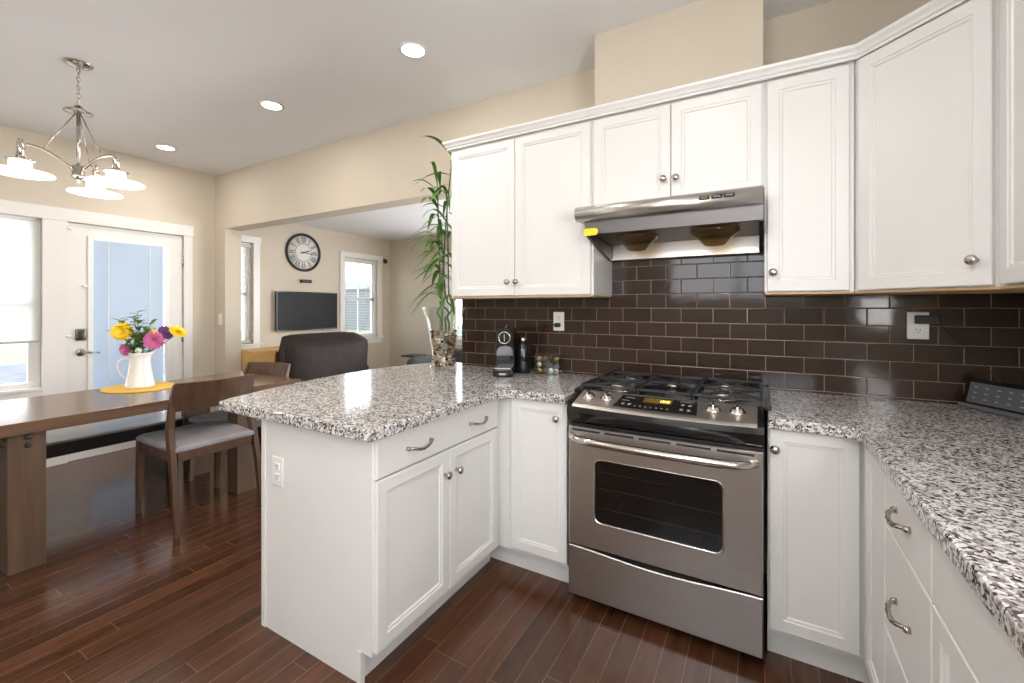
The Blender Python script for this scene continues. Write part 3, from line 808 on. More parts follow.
for x, mt in ((.545, AMBERL), (.592, BLACKG), (.639, BLACKG)):
    mb = MB()
    P_ = nosept(x, 172, .0005)
    M4 = Matrix.Translation(P_) @ Matrix.Rotation(math.radians(-8), 4, 'X')
    mb.box((-.020, -.002, -.0085), (.020, .006, .0085), .003, 2, M4); b = mb.build('hood_button', BLACKG, hd)
    mb = MB(); mb.box((-.013, -.003, -.004), (.013, -.002, .004), 0, 2, M4); mb.build('button_light', mt if mt is AMBERL else mat('dim_marking', (.16, .16, .17), .5), b)
mb = MB()
M4 = Matrix.Translation(nosept(.095, 140, .0006)) @ Matrix.Rotation(math.radians(-40), 4, 'X')
for i, (a, b) in enumerate(((0, .007), (.009, .016), (.018, .023), (.025, .032), (.034, .041), (.046, .064))):
    mb.box((a - .02, -.001, -.004 if i < 5 else -.002), (b - .02, .0, .004 if i < 5 else .002), 0, 2, M4)
mb.build('maker_mark', PLW, hd)
mb = MB().prism(rect(.006, .078, 1.660, 1.694, .014), 'Y', -.5, -.4955)
tag(mb.build('hood_tag', mat('yellow_plastic', (.85, .72, .02), .4)), 'bright yellow tag hanging at the left front corner of the hood', 'tag')
MB().box((.036, -.4955, 1.684), (.046, -.4745, 1.690)).build('clip', mat('yellow_plastic'), bpy.data.objects['hood_tag'])

# ------------------------------------------------------------------ dining table and bench
tb = thing('dining_table', 'long brown wooden dining table with slab legs', 'table', (-2.825, -1.29, 0))
MB().box((-.425, -.96, .688), (.425, .96, .750), .004).build('tabletop', TABLEW, tb)
for i, y in enumerate((-.583, .495)):
  for a_, b_ in ((-.385, -.255), (.255, .385)):
    lg = MB().box((a_, y, 0), (b_, y + .135, .6875), .003).build('leg', TABLEL, tb)
    for z in (.665, .625):
        if b_ > 0: MB().lathe([(.013, 0), (.013, .004), (.008, .008), (.001, .009)], (.385, y + .07, z), 12, Matrix.Rotation(PI / 2, 3, 'Y')).build('bolt', IRON, lg)
        for x in (a_ + .04, b_ - .04): MB().lathe([(.009, 0), (.009, .004), (.001, .006)], (x, y, z), 12, Matrix.Rotation(PI / 2, 3, 'X')).build('bolt', IRON, lg)
bn = thing('dining_bench', 'long black dining bench with a grey top between table and glazed door', 'bench', (-3.36, -1.27, 0))
MB().box((-.21, -.45, .447), (.225, .45, .462), .003).build('bench_top', BENCHT, bn)
MB().box((-.205, -.445, .365), (.222, .445, .4465), .002).build('apron', BENCHB, bn)
for y in (-.42, .34):
    MB().box((-.19, y, 0), (.20, y + .08, .3645), .002).build('leg', BENCHB, bn)

# ------------------------------------------------------------------ chairs: local +y is the front
def make_chair(label, loc, rz):
    c = thing('dining_chair', label, 'chair', loc, rz)
    W2_ = .24
    mb = MB()
    lp = []
    for z, ins in ((.465, .0), (.475, -.004), (.488, -.002), (.495, .012)):
        lp.append([(x, y, z + (.004 if ins > .01 else 0)) for x, y in [( -W2_ + .02 + ins, -.222 + ins), (W2_ - .02 - ins, -.222 + ins), (W2_ - ins, .0), (W2_ - ins, .28 - ins), (W2_ - .02 - ins, .302 - ins), (-W2_ + .02 + ins, .302 - ins), (-W2_ + ins, .28 - ins), (-W2_ + ins, 0)]])
    mb.loft(lp, smooth=False); mb.build('seat', SEATG, c)
    mb = MB()
    for s in (-1, 1): mb.box((s * (W2_ - .005), -.21, .41), (s * (W2_ - .03), .28, .464), .002)
    mb.box((-W2_ + .03, -.222, .41), (W2_ - .03, -.20, .464), .002); mb.box((-W2_ + .03, .26, .41), (W2_ - .03, .285, .464), .002)
    mb.build('seat_frame', CHAIRW, c)
    for s in (-1, 1):
        mb = MB()
        def sec(x, y, z, hx, hy): return [(x - hx, y - hy, z), (x + hx, y - hy, z), (x + hx, y + hy, z), (x - hx, y + hy, z)]
        mb.loft([sec(s * .228, .290, 0, .012, .014), sec(s * .228, .270, .30, .016, .022), sec(s * .226, .260, .464, .017, .027)], smooth=False); mb.build('leg', CHAIRW, c)
        mb = MB()
        mb.loft([sec(s * .240, -.285, 0, .012, .013), sec(s * .238, -.240, .30, .014, .020), sec(s * .234, -.198, .47, .015, .026), sec(s * .228, -.160, .60, .015, .026), sec(s * .220, -.180, .78, .013, .015), sec(s * .216, -.208, .862, .012, .010)], smooth=False)
        mb.build('leg', CHAIRW, c)
    mb = MB(); n = 14; lps = []
    for i in range(n + 1):
        t = i / n * 2 - 1; x = t * .222; dy = -.05 * (1 - t * t)
        lps.append([(x, -.160 + dy, .700), (x, -.183 + dy, .700), (x, -.226 + dy, .869), (x, -.219 + dy, .873), (x, -.201 + dy, .868)])
    mb.loft(lps, smooth=False); mb.build('backrest', CHAIRW, c)
    return c
ch = make_chair('brown wooden dining chair with grey seat, nearest the camera beside the peninsula', (-2.425, -1.035, 0), PI / 2)
ch.rotation_euler.z = PI / 2 - .03
c2 = copy_tree(ch); c2['label'] = 'dining chair pushed in at the far end of the table by the living room'
c2.location = (-2.855, -.50, 0); c2.rotation_euler.z = PI + .2; c2.scale = (1, 1, .965)
for o in c2.children: pass

# ------------------------------------------------------------------ things on the table
tag(MB().lathe([(.01, .7503), (.238, .7503), (.240, .753), (.238, .756), (.01, .756)], (0, 0, 0), 48).build('placemat', MATY, None, (-3.055, -1.13, 0)), 'round mustard yellow placemat under the white pitcher', 'placemat')
bpy.data.objects['placemat'].scale = (1.0, .84, 1)
pc = thing('flower_pitcher', 'white enamel pitcher full of flowers on the yellow placemat', 'pitcher', (-3.03, -1.135, .7565), math.radians(62)); pc.scale = (.87, .87, 1)
mb = MB()
pr = [(.062, 0), (.092, .002), (.097, .010), (.094, .02), (.080, .09), (.068, .16), (.062, .205), (.064, .225), (.072, .243)]
lps = []
for r, z in pr + [(r - .004, z) for r, z in pr[::-1][:6]]:
    lp = []
    for i in range(32):
        a = 2 * PI * i / 32; k_ = 0
        if z > .19: k_ = max(0, math.cos(a)) ** 8 * .028 * (z - .19) / .05
        lp.append(((r + k_) * math.cos(a), r * math.sin(a), z + k_ * .35))
    lps.append(lp)
mb.loft(lps); mb.build('pitcher_body', CERAM, pc)
MB().tube([(-.062, 0, .195), (-.10, 0, .208), (-.135, 0, .185), (-.14, 0, .14), (-.115, 0, .09), (-.083, 0, .062)], [.007, .0075, .008, .008, .007, .006], 8).build('handle', CERAM, pc)

PC = Vector((-3.03, -1.135, .7565))
def petals(mb, c, n, layers, L_, wd, tilt0, M):
    for k in range(layers):
        for i in range(n):
            a = 2 * PI * (i + .5 * (k % 2)) / n + random.uniform(-.08, .08); t = tilt0 + k * .38; l = L_ * (1 - .2 * k)
            R_ = M @ Matrix.Rotation(a, 3, 'Z') @ Matrix.Rotation(-t, 3, 'Y')
            pts = [(0.004, 0, 0), (l * .5, -wd, .003), (l * .85, -wd * .8, .004), (l, 0, .002), (l * .85, wd * .8, .004), (l * .5, wd, .003)]
            mb.poly([R_ @ Vector(p) + c for p in pts])
            mb.poly([R_ @ Vector((p[0], p[1], p[2] - .0012)) + c for p in pts[::-1]])
def flower(name, label, cat, pos, facing, mt, L_=.05, n=12, layers=4, wd=.012, centre=None):
    pos = Vector(pos); z = Vector(facing).normalized(); M = z.to_track_quat('Z', 'Y').to_matrix()
    t_ = thing(name, label, cat, tuple(pos))
    mb = MB(); petals(mb, Vector((0, 0, 0)), n, layers, L_, wd, .12, M); mb.build('petals', mt, t_)
    mb = MB(); mb.sphere(z * .010, .012, 10, (1, 1, 1)); mb.build('flower_centre', centre or YEL, t_)
    off = Vector((pos.x - PC.x, pos.y - PC.y, 0)); k_ = min(.045, off.length) / max(off.length, 1e-4)
    base = PC + off * k_ * .5 + Vector((0, 0, .12)) - pos; rim = PC + off * k_ + Vector((0, 0, .235)) - pos
    mid = rim * .5 + Vector((0, 0, -.012))
    MB().tube([Vector((0, 0, 0)), -z * .02, mid, rim, base], .0028, 6).build('stem', LEAF, t_)
    return t_
R2 = Vector((.868, .497, 0)); FW = Vector((-.497, .868, 0))
def bp(r, f_, z): return tuple(PC + R2 * r + FW * f_ + Vector((0, 0, z)))
CAMV = Vector((.95, -.35, .12))
flower('yellow_flower', 'large yellow bloom at the left of the bouquet', 'flower', bp(-.105, -.02, .39), CAMV + Vector((-.1, -.3, .1)), YEL, .068, 14, 5, .017)
flower('yellow_flower', 'yellow bloom standing apart at the far right of the bouquet', 'flower', bp(.262, .0, .385), (.75, .15, .8), YEL, .058, 13, 5, .016)
flower('yellow_flower', 'small yellow bloom partly hidden behind the purple one', 'flower', bp(.055, .05, .37), CAMV, YEL, .03, 10, 3, .011)
flower('pink_flower', 'large pink zinnia at the right of the pitcher rim', 'flower', bp(.115, -.02, .328), CAMV, PNK, .066, 18, 5, .011)
flower('pink_flower', 'small pink bloom drooping at the left of the pitcher rim', 'flower', bp(-.10, .0, .262), CAMV + Vector((-.4, -.6, -.3)), PNK, .045, 14, 4, .010, PNK)
flower('purple_flower', 'dark purple bloom above the large pink zinnia', 'flower', bp(.135, .04, .395), CAMV + Vector((0, 0, .5)), PUR, .036, 10, 3, .012, PUR)
flower('purple_flower', 'dark purple bloom between the pink zinnia and the far yellow bloom', 'flower', bp(.190, .0, .365), CAMV + Vector((.3, .3, .3)), PUR, .034, 10, 3, .012, PUR)
flower('white_flower', 'pale greenish white bloom behind the pink zinnia', 'flower', bp(.03, .06, .40), CAMV + Vector((0, 0, .4)), WHP, .032, 10, 3, .010, WHP)
flower('white_flower', 'small white bloom just above the pitcher rim', 'flower', bp(.015, -.03, .26), CAMV, WHP, .022, 8, 3, .008, WHP)
def leafblade(mb, base, tip, wd, droop=0., n=6):
    base = Vector(base); tip = Vector(tip); d = tip - base; side = d.cross(Vector((0, 0, 1)))
    if side.length < 1e-5: side = Vector((1, 0, 0))
    side.normalize(); L0 = []; 
    for i in range(n + 1):
        t = i / n; p = base + d * t + Vector((0, 0, droop * 4 * t * (1 - t)))
        w_ = wd * math.sin(PI * min(1, t * .92 + .08)) ** .8 if t < 1 else 0
        fold = Vector((0, 0, w_ * .25))
        L0.append((p - side * w_ + fold, p, p + side * w_ + fold))
    R = [[mb.bm.verts.new(q) for q in tr] for tr in L0]
    for A, B in zip(R, R[1:]):
        for k in range(2): mb.face([A[k], A[k + 1], B[k + 1], B[k]], True)
def sprig(label, top, nleaf):
    top = Vector(top); t_ = thing('leafy_sprig', label, 'greenery', tuple(PC + Vector((0, 0, .16))))
    tl = top - PC - Vector((0, 0, .16)); mid = Vector((tl.x * .25, tl.y * .25, tl.z * .55))
    pts = [Vector((0, 0, 0)), mid, tl]
    MB().tube(pts, [.0028, .0024, .0012], 6).build('stem', LEAF, t_)
    mb = MB()
    for i in range(nleaf):
        t = .25 + .75 * i / nleaf; p = (pts[0].lerp(mid, t * 2) if t < .5 else mid.lerp(tl, t * 2 - 1))
        a = i * 2.4 + random.random(); l = random.uniform(.035, .058)
        leafblade(mb, p, p + Vector((math.cos(a) * l, math.sin(a) * l, random.uniform(-.005, .035))), .017, .004, 5)
    mb.build('leaves', LEAF, t_)
for lab, r, f_, z in (('tall leafy sprig at the top centre of the bouquet', -.02, 0, .535), ('leafy sprig leaning far left above the yellow bloom', -.15, -.01, .48), ('leafy sprig just left of the bouquet centre', -.075, .03, .50), ('leafy sprig hanging out leftmost of the bouquet', -.19, 0, .40), ('leafy sprig right of the bouquet centre', .05, .04, .46), ('leafy sprig at the front centre above the pitcher rim', .0, -.06, .40), ('leafy sprig below the left yellow bloom', -.12, .02, .30), ('short leafy sprig between centre and pink zinnia', .045, -.02, .38)):
    sprig(lab, bp(r, f_, z), 22)

# ------------------------------------------------------------------ pendant chandelier
cx_, cy_ = -2.70, -1.545
pd = thing('chandelier', 'three-light brushed nickel chandelier hanging over the dining table', 'chandelier', (cx_, cy_, H))
MB().lathe([(.001, -.028), (.02, -.026), (.05, -.016), (.066, -.004), (.066, -.0005)], (0, 0, 0), 28).build('canopy', NICKEL, pd)
mb = MB(); z = -.03; k_ = 0
while z > -.24:
    pts = []
    for i in range(10):
        a = 2 * PI * i / 10; u_ = .008 * math.cos(a); v_ = .016 * math.sin(a)
        pts.append((u_, 0, z - .014 + v_) if k_ % 2 else (0, u_, z - .014 + v_))
    mb.tube(pts, .002, 6, closed=True); z -= .024; k_ += 1
mb.tube([(.006, .004, -.03), (.012, -.008, -.1), (-.006, .008, -.17), (.006, 0, -.25)], .0016, 6)
mb.build('chain', NICKEL, pd)
ZH = 2.105 - H
MB().lathe([(.001, -.245), (.018, -.248), (.022, -.262), (.05, -.272), (.066, -.282), (.066, -.286), (.04, -.290), (.008, -.296), (.001, -.297)], (0, 0, 0), 28).build('upper_disc', NICKEL, pd)
MB().tube([(0, 0, -.29), (0, 0, ZH)], .009, 12).build('centre_rod', NICKEL, pd)
MB().lathe([(.001, ZH + .035), (.024, ZH + .035), (.028, ZH + .03), (.028, ZH - .02), (.034, ZH - .03), (.02, ZH - .042), (.006, ZH - .05), (.009, ZH - .06), (.001, ZH - .072)], (0, 0, 0), 24).build('hub', NICKEL, pd)
shp = [(-2.677 + .0, -1.785), (-2.50, -1.45), (-2.91, -1.40)]
for (sx_, sy_) in shp:
    dx, dy = sx_ - cx_, sy_ - cy_; d = math.hypot(dx, dy); ux, uy = dx / d, dy / d
    RZ = 2.035 - H; d = .235; px_, py_ = ux * d, uy * d
    ar = MB(); pts = []
    for i in range(11):
        t = i / 10; rr_ = .02 + (d - .02) * t; pts.append((ux * rr_, uy * rr_, ZH + .005 + .085 * math.sin(t * PI * .62) - .0 * t))
    ar.tube(pts, [.008] * 11, 8); arm = ar.build('arm', NICKEL, pd)
    MB().tube([(ux * .012, uy * .012, -.292), (ux * d * .62, uy * d * .62, ZH + .09)], .003, 6).build('stay_rod', NICKEL, pd)
    st_ = MB(); zt = ZH + .005 + .085 * math.sin(PI * .62)
    st_.lathe([(.001, zt + .028), (.012, zt + .024), (.008, zt + .012), (.016, zt + .006), (.010, zt - .004), (.020, zt - .015), (.014, zt - .03), (.022, RZ + .066)], (px_, py_, 0), 18); st_.build('socket_stem', POLN, arm)
    cupz = RZ + .068
    MB().lathe([(.02, cupz), (.058, cupz - .001), (.058, cupz - .006), (.02, cupz - .006)], (px_, py_, 0), 24).build('shade_holder', NICKEL, arm)
    sg = MB(); sg.lathe([(.02, cupz - .007), (.044, cupz - .008), (.044, RZ + .024), (.06, RZ + .018), (.129, RZ + .002), (.132, RZ - .004), (.124, RZ - .006), (.05, RZ - .014), (.001, RZ - .026)], (px_, py_, 0), 32)
    sg.build('lamp_shade', SHADEG, arm)
    pl = bpy.data.lights.new('chandelier_bulb', 'POINT'); pl.energy = 3; pl.color = WARM; pl.shadow_soft_size = .09
    po = bpy.data.objects.new('chandelier_bulb', pl); po.location = (cx_ + px_, cy_ + py_, H + RZ - .13); col.objects.link(po)
    for q in arm.children: pass

# recessed lights
def can(x, y, label, p=4.8):
    t_ = thing('recessed_light', label, 'ceiling light', (x, y, H), 0)
    MB().lathe([(.062, -.0005), (.078, -.0005), (.080, -.004), (.066, -.007), (.062, -.005)], (0, 0, 0), 32, caps=False).build('trim_ring', TRIM, t_)
    MB().lathe([(.001, -.004), (.0625, -.004), (.0625, -.0006), (.001, -.0006)], (0, 0, 0), 32).build('lens', CANL, t_)
    area('can_lamp', (x, y, H - .012), (0, 0, 0), .11, .11, p, WARM, 'DISK')
can(-.915, -.68, 'recessed ceiling light nearest the wall cabinets, largest of the row')
can(-2.232, -.674, 'recessed ceiling light in the middle of the row of three')
can(-3.833, -.661, 'recessed ceiling light farthest away, behind the chandelier')
can(.40, -1.75, 'added recessed fill light above the range, outside the frame')  # this and the following cans are unseen, added for extra light
can(.40, -2.6, 'added recessed fill light above the camera, outside the frame')
can(-.95, -2.5, 'added recessed fill light left of the camera, outside the frame')
can(-2.3, -3.2, 'added recessed fill light farther left of the camera, outside the frame')

# ------------------------------------------------------------------ living room
# clock
ck = thing('wall_clock', 'round black-rimmed wall clock with large roman numerals above the television', 'clock', (XL, 1.045, 2.02), PI / 2); ck.scale = (.93, 1, .93)
MX = Matrix.Rotation(PI / 2, 3, 'X')
MB().lathe([(.232, 0.001), (.262, .001), (.264, .022), (.256, .030), (.242, .030), (.238, .014), (.232, .012)], (0, 0, 0), 56, MX, caps=False).build('rim', BLACKM, ck)
MB().lathe([(.001, .001), (.240, .001), (.240, .010), (.001, .010)], (0, 0, 0), 56, MX).build('dial', mat('dial_white', (.74, .72, .68), .6), ck)
mb = MB()
for r0, r1 in ((.232, .228), (.125, .119)): 
    n = 56
    for i in range(n):
        a, b = 2 * PI * i / n, 2 * PI * (i + 1) / n
        mb.poly([(r0 * math.cos(a), -.0106, r0 * math.sin(a)), (r0 * math.cos(b), -.0106, r0 * math.sin(b)), (r1 * math.cos(b), -.0106, r1 * math.sin(b)), (r1 * math.cos(a), -.0106, r1 * math.sin(a))])
def stroke(x0, z0, x1, z1, wd, ang):
    d = Vector((x1 - x0, z1 - z0)); n_ = Vector((-d.y, d.x)).normalized() * wd / 2
    pts = []
    for p in ((x0 - n_.x, z0 - n_.y), (x1 - n_.x, z1 - n_.y), (x1 + n_.x, z1 + n_.y), (x0 + n_.x, z0 + n_.y)):
        ca, sa = math.cos(ang), math.sin(ang); pts.append((p[0] * ca + p[1] * sa, -.0108, -p[0] * sa + p[1] * ca))
    mb.poly(pts)
ROM = ['XII', 'I', 'II', 'III', 'IIII', 'V', 'VI', 'VII', 'VIII', 'IX', 'X', 'XI']
for k, s_ in enumerate(ROM):
    ang = k * PI / 6; widths = {'I': .017, 'V': .034, 'X': .034}; tot = sum(widths[q] for q in s_); sc_ = min(1, .088 / tot); x = -tot * sc_ / 2
    za, zb_ = .135, .218
    for q in s_:
        wq = widths[q] * sc_
        if q == 'I': stroke(x + wq / 2, za, x + wq / 2, zb_, .009 * sc_ ** .5, ang)
        if q == 'V': stroke(x + .1 * wq, zb_, x + wq / 2, za, .009, ang); stroke(x + .9 * wq, zb_, x + wq / 2, za, .004, ang)
        if q == 'X': stroke(x + .1 * wq, zb_, x + .9 * wq, za, .009, ang); stroke(x + .9 * wq, zb_, x + .1 * wq, za, .004, ang)
        x += wq
mb.build('numerals', BLACKM, ck)
mb = MB()
def hand(ang, l, wd, y):
    d = Vector((math.sin(ang), math.cos(ang))); n_ = Vector((-d.y, d.x))
    pts = [d * -.05 - n_ * wd * .6, d * l * .75 - n_ * wd, d * l, d * l * .75 + n_ * wd, d * -.05 + n_ * wd * .6]
    mb.prism([(p.x, p.y) for p in pts], 'Y', y, y - .002)
hand(math.radians(70), .11, .008, -.0115); hand(math.radians(96), .17, .006, -.0145)
mb.lathe([(.012, .011), (.012, .02), (.001, .02)], (0, 0, 0), 16, MX)
mb.build('clock_hands', BLACKM, ck)
tv = thing('television', 'black flat television mounted on the wall below the clock', 'television', (XL, 1.085, 1.27), PI / 2)
MB().box((-.435, -.065, -.243), (.435, -.03, .243), .004).build('television_frame', BLACKG, tv)
MB().box((-.425, -.0665, -.23), (.425, -.0655, .233)).build('screen', mat('dark_screen', (.003, .003, .003), .4, Specular_IOR_Level=.2), tv)
MB().box((-.12, -.03, -.1), (.12, -.0005, .1)).build('wall_mount', BLACKM, tv)
tag(MB().box((XL + .0005, 1.0, 1.632), (XL + .05, 1.14, 1.672), .004).build('wall_sensor', BLACKM), 'small black sensor bar on the wall between clock and television', 'sensor')
tag(MB().tube([(XL + .012, 1.36, 1.02), (XL + .012, 1.36, .5)], .004, 6).build('television_cable', PLW), 'thin white cable hanging below the television', 'cable')
cm = thing('corner_speaker', 'small black satellite speaker on a bracket beside the window', 'speaker', (XL, 2.44, 2.03))
MB().sphere((.055, -.03, .0), .036, 14).build('speaker_head', BLACKM, cm); MB().tube([(0.0005, 0, .015), (.03, -.01, .01), (.05, -.03, 0)], .01, 8).build('bracket', BLACKM, cm)
MB().box((.0005, -.02, -.02), (.012, .02, .045), .003).build('mounting_plate', BLACKM, cm)
# oak media cabinet
md = thing('media_cabinet', 'light oak media cabinet against the wall under the television', 'cabinet', (XL + .02, .17, 0))
mb = MB(); 
for z in (0.06, .42, .815): mb.box((0.0, 0, z), (.36, .80, z + .028), .002)
mb.box((0, 0, 0), (.355, .025, .815)); mb.box((0, .775, 0), (.355, .80, .815)); mb.box((0, .02, .0), (.012, .78, .815))
mb.build('carcass', OAK, md); add = MB().box((.356, .004, .065), (.374, .26, .812), .002).build('door', OAK, md)
MB().box((.356, .50, .065), (.374, .796, .812), .002).build('door', OAK, md)
tag(MB().box((XL + .02, 1.16, 0), (XL + .37, 1.70, .88), .01).build('black_cabinet', BLACKM), 'black cabinet behind the recliner below the living room window', 'cabinet')
# recliner, back plane facing the camera side (+X)
rc = thing('recliner', 'dark brown leather recliner seen from behind, facing the television', 'armchair', (-3.14, .535, 0)); rc.scale = (1, 1.10, 1)
def soft(mb, a, b, bev): mb.box(a, b, bev, 4)
# body: sloping back
mb = MB(); lp = []
for x_, z_, hy, in ((-.02, .10, .40), (-.01, .50, .44), (0, .90, .455), (-.015, .955, .46), (-.06, .985, .45), (-.14, 1.035, .41), (-.22, 1.045, .38), (-.29, 1.02, .36), (-.32, .90, .37), (-.30, .5, .38), (-.26, .10, .38)):
    lp.append((x_, z_, hy))
n = 10; loops = []
for x_, z_, hy in lp:
    loops.append([(x_ + (.02 * (1 - abs(t_) ** 3) if z_ < .95 else 0) - .03 * abs(t_) ** 6 * (1 if x_ > -.2 else -1), t_ * hy, z_ - .012 * abs(t_) ** 6) for t_ in [i / n * 2 - 1 for i in range(n + 1)]])
V = [[mb.bm.verts.new(p) for p in l_] for l_ in loops]
for A, B in zip(V, V[1:] + V[:1]):
    for i in range(n): mb.face([A[i], A[i + 1], B[i + 1], B[i]], True)
mb.face([l_[0] for l_ in V]); mb.face([l_[-1] for l_ in V][::-1])
mb.build('backrest', LEATHER, rc)
mb = MB(); soft(mb, (-.82, -.34, .20), (-.27, .34, .48), .05); mb.build('seat', LEATHER, rc)
for s in (-1, 1):
    mb = MB(); soft(mb, (-.78, s * .36, .03), (-.06, s * .52, .66), .05); mb.build('armrest', LEATHER, rc)
mb = MB(); mb.box((-.7, -.3, 0), (-.1, .3, .19)); mb.build('base', BLACKM, rc)
# charcoal armchair near the far wall
ac = thing('armchair', 'charcoal fabric armchair by the far wall behind the bamboo vase', 'armchair', (-2.45, 1.75, 0))
for s in (-1, 1):
    mb = MB(); soft(mb, (s * .30, -.40, .05), (s * .46, .40, .72), .07); mb.build('armrest', SOFA, ac)
mb = MB(); soft(mb, (-.30, -.38, .12), (.30, .3, .46), .06); mb.build('seat', SOFA, ac)
mb = MB(); soft(mb, (-.40, .26, .12), (.40, .46, .78), .07); mb.build('backrest', SOFA, ac)
for x in (-.38, .38):
    for y in (-.33, .38): MB().lathe([(.02, 0), (.025, .06)], (x, y, 0), 10).build('leg', BLACKM, ac)
st2 = thing('side_table', 'small black side table beside the charcoal armchair', 'side table', (-3.05, 1.66, 0))
MB().box((-.10, -.12, .70), (.12, .12, .72), .005).build('tabletop', BLACKM, st2)
MB().tube([(0, 0, .03), (0, 0, .70)], .018, 10).build('pole', BLACKM, st2); MB().lathe([(.12, 0), (.12, .015), (.03, .03)], (0, 0, 0), 20).build('base', BLACKM, st2)

# ------------------------------------------------------------------ bamboo in vase
VX, VY, VZ = -1.085, -.20, .9145
vs_ = thing('glass_vase', 'flared clear glass vase of pebbles holding bamboo on the peninsula', 'vase', (VX, VY, VZ))
vp = [(.088, 0), (.092, .006), (.088, .03), (.076, .07), (.077, .11), (.088, .17), (.097, .24), (.112, .32), (.142, .40)]
inner = [(r - .005, z) for r, z in vp[::-1][:-2]] + [(.07, .018)]
MB().lathe(vp + [(.1415, .402), (.139, .402)] + inner, (0, 0, 0), 40).build('vase_body', CLEAR, vs_)
mb = MB()
pcol = [mat('pebble_tan', (.42, .26, .14), .3), mat('pebble_cream', (.72, .64, .50), .3), mat('pebble_dark', (.05, .04, .035), .25), mat('pebble_rust', (.30, .12, .05), .3), mat('pebble_grey', (.30, .29, .28), .3), mat('pebble_ochre', (.50, .36, .16), .3)]
def vr(z):
    for (r0, z0), (r1, z1) in zip(vp, vp[1:]):
        if z0 <= z <= z1: return r0 + (r1 - r0) * (z - z0) / (z1 - z0) - .006
for lz in range(14):
    z = .026 + lz * .0165; R0 = vr(z)
    for ring, cnt in ((.87, 18), (.58, 10), (.28, 5)):
        for i in range(cnt):
            a = 2 * PI * (i + random.random() * .5) / cnt; r = random.uniform(.010, .0145)
            rad = min(R0 - r * 1.02, R0 * ring)
            mb.m(random.choice(pcol)); mb.sphere((rad * math.cos(a), rad * math.sin(a), z + random.uniform(-.004, .004)), r, 8, (1, random.uniform(.7, 1), random.uniform(.6, .9)))
tag(mb.build('vase_pebbles', None, None, (VX, VY, VZ)), 'mixed brown and cream pebbles filling the lower glass vase', 'pebbles', kind='stuff')
LEAFN = 0
def bamboo(dx, dy, topz, spiral, seed, lean):
    rnd = random.Random(seed)
    t_ = thing('bamboo_stalk', 'green lucky bamboo stalk with arching leaves rising from the pebble vase', 'plant', (VX + dx, VY + dy, VZ + .20), 0, 'bamboo stalks in the glass vase')
    pts = []; Hh = topz - VZ - .20
    for i in range(41):
        t = i / 40; z = Hh * t; ox = lean[0] * t * t; oy = lean[1] * t * t
        if spiral and .10 < z < .30:
            a = (z - .10) / .20 * 2 * PI * 1.5 + spiral; k_ = math.sin((z - .10) / .20 * PI) * .024; ox += k_ * math.cos(a); oy += k_ * math.sin(a)
        pts.append((ox, oy, z))
    MB().tube(pts, [.0075 - .004 * i / 40 for i in range(41)], 8).build('stalk', STALK, t_)
    nleaf = 15
    for i in range(nleaf):
        t = .30 + .70 * (i + .5) / nleaf; p = Vector(pts[int(t * 40)])
        a = i * 2.4 + rnd.uniform(-.4, .4)
        L_ = rnd.uniform(.17, .30) * (1.1 - .2 * t)
        d = Vector((math.cos(a), math.sin(a), 0))
        wx = VX + dx + p.x; wy = VY + dy + p.y; wz = VZ + .20 + p.z
        if wz < 2.40:
            if d.x > 0: d.x *= .25
            if wx + d.x * L_ > -.945: d.x = 0
            if abs(d.x) < .05: d.x = -abs(d.x) - .25 * abs(d.y)
            if wx + d.x * L_ > -.95: d.x = min(0, (-.95 - wx) / L_)
        if wy + d.y * L_ > -.03: d.y = -abs(d.y)
        up = rnd.uniform(-.16, .03) + (.08 if t > .85 else 0)
        tip = p + d * L_ * .95 + Vector((0, 0, up - .02))
        if wz + up < 2.40 and VX + dx + tip.x > -.95: tip.x = -.955 - VX - dx
        mb = MB(); leafblade(mb, p, tip, rnd.uniform(.012, .019), rnd.uniform(.03, .07), 8); mb.build('leaf', LEAFB, t_)
bamboo(-.035, .01, 2.22, .6, 3, (.0, -.04))
bamboo(.0, -.02, 2.34, 0, 5, (.07, .03))
bamboo(.03, .02, 2.08, 2.6, 9, (.0, -.03))
bamboo(-.005, .03, 1.86, 4.0, 14, (-.03, -.02))

# ------------------------------------------------------------------ coffee things
MC = (-.585, -.235, .9145)
cf = thing('coffee_machine', 'black capsule coffee machine with a silver ring dial', 'coffee machine', MC, math.radians(22))
mb = MB(); mb.prism(rect(-.055, .055, .045, .275, .02), 'Y', -.02, .14); 
mb.build('housing', BLACKG, cf)
mb = MB(); mb.box((-.058, -.12, 0), (.058, .14, .044), .008, 3); b = mb.build('base', BLACKG, cf)
mb = MB(); mb.prism(rect(-.047, .047, .045, .052, .003), 'Y', -.115, -.021); mb.build('drip_grid', NICKEL, b)
mb = MB(); mb.prism([(-.047, .115)] + [(.047 * math.cos(a), .135 + .042 * math.sin(a)) for a in [PI - i * PI / 12 for i in range(13)]] + [(.047, .115)], 'Y', -.05, -.0205); mb.build('front_plate', mat('grey_plate', (.22, .22, .23), .35, .4), cf)
MB().prism(rect(-.038, .038, .095, .118, .006), 'Y', -.085, -.0505).build('spout', BLACKM, cf)
MB().prism([(-.05, .17), (-.05, .245), (-.03, .272), (.03, .272), (.05, .245), (.05, .17)], 'Y', -.05, -.021).build('head', BLACKG, cf)
mb = MB(); mb.tube([(.034 * math.cos(2 * PI * i / 24), -.052, .222 + .034 * math.sin(2 * PI * i / 24)) for i in range(24)], .004, 8, closed=True); mb.build('ring_dial', POLN, cf)
MB().box((-.003, -.055, .20), (.003, -.0505, .242), .001).build('lever', POLN, cf)
MB().prism(rect(-.02, .02, .012, .024, .003), 'Y', -.1215, -.1205).build('badge', MARK, cf)
MB().tube([(0, .02, .276), (.0, .06, .295), (0, .1, .276)], .006, 8).build('carry_handle', POLN, cf)
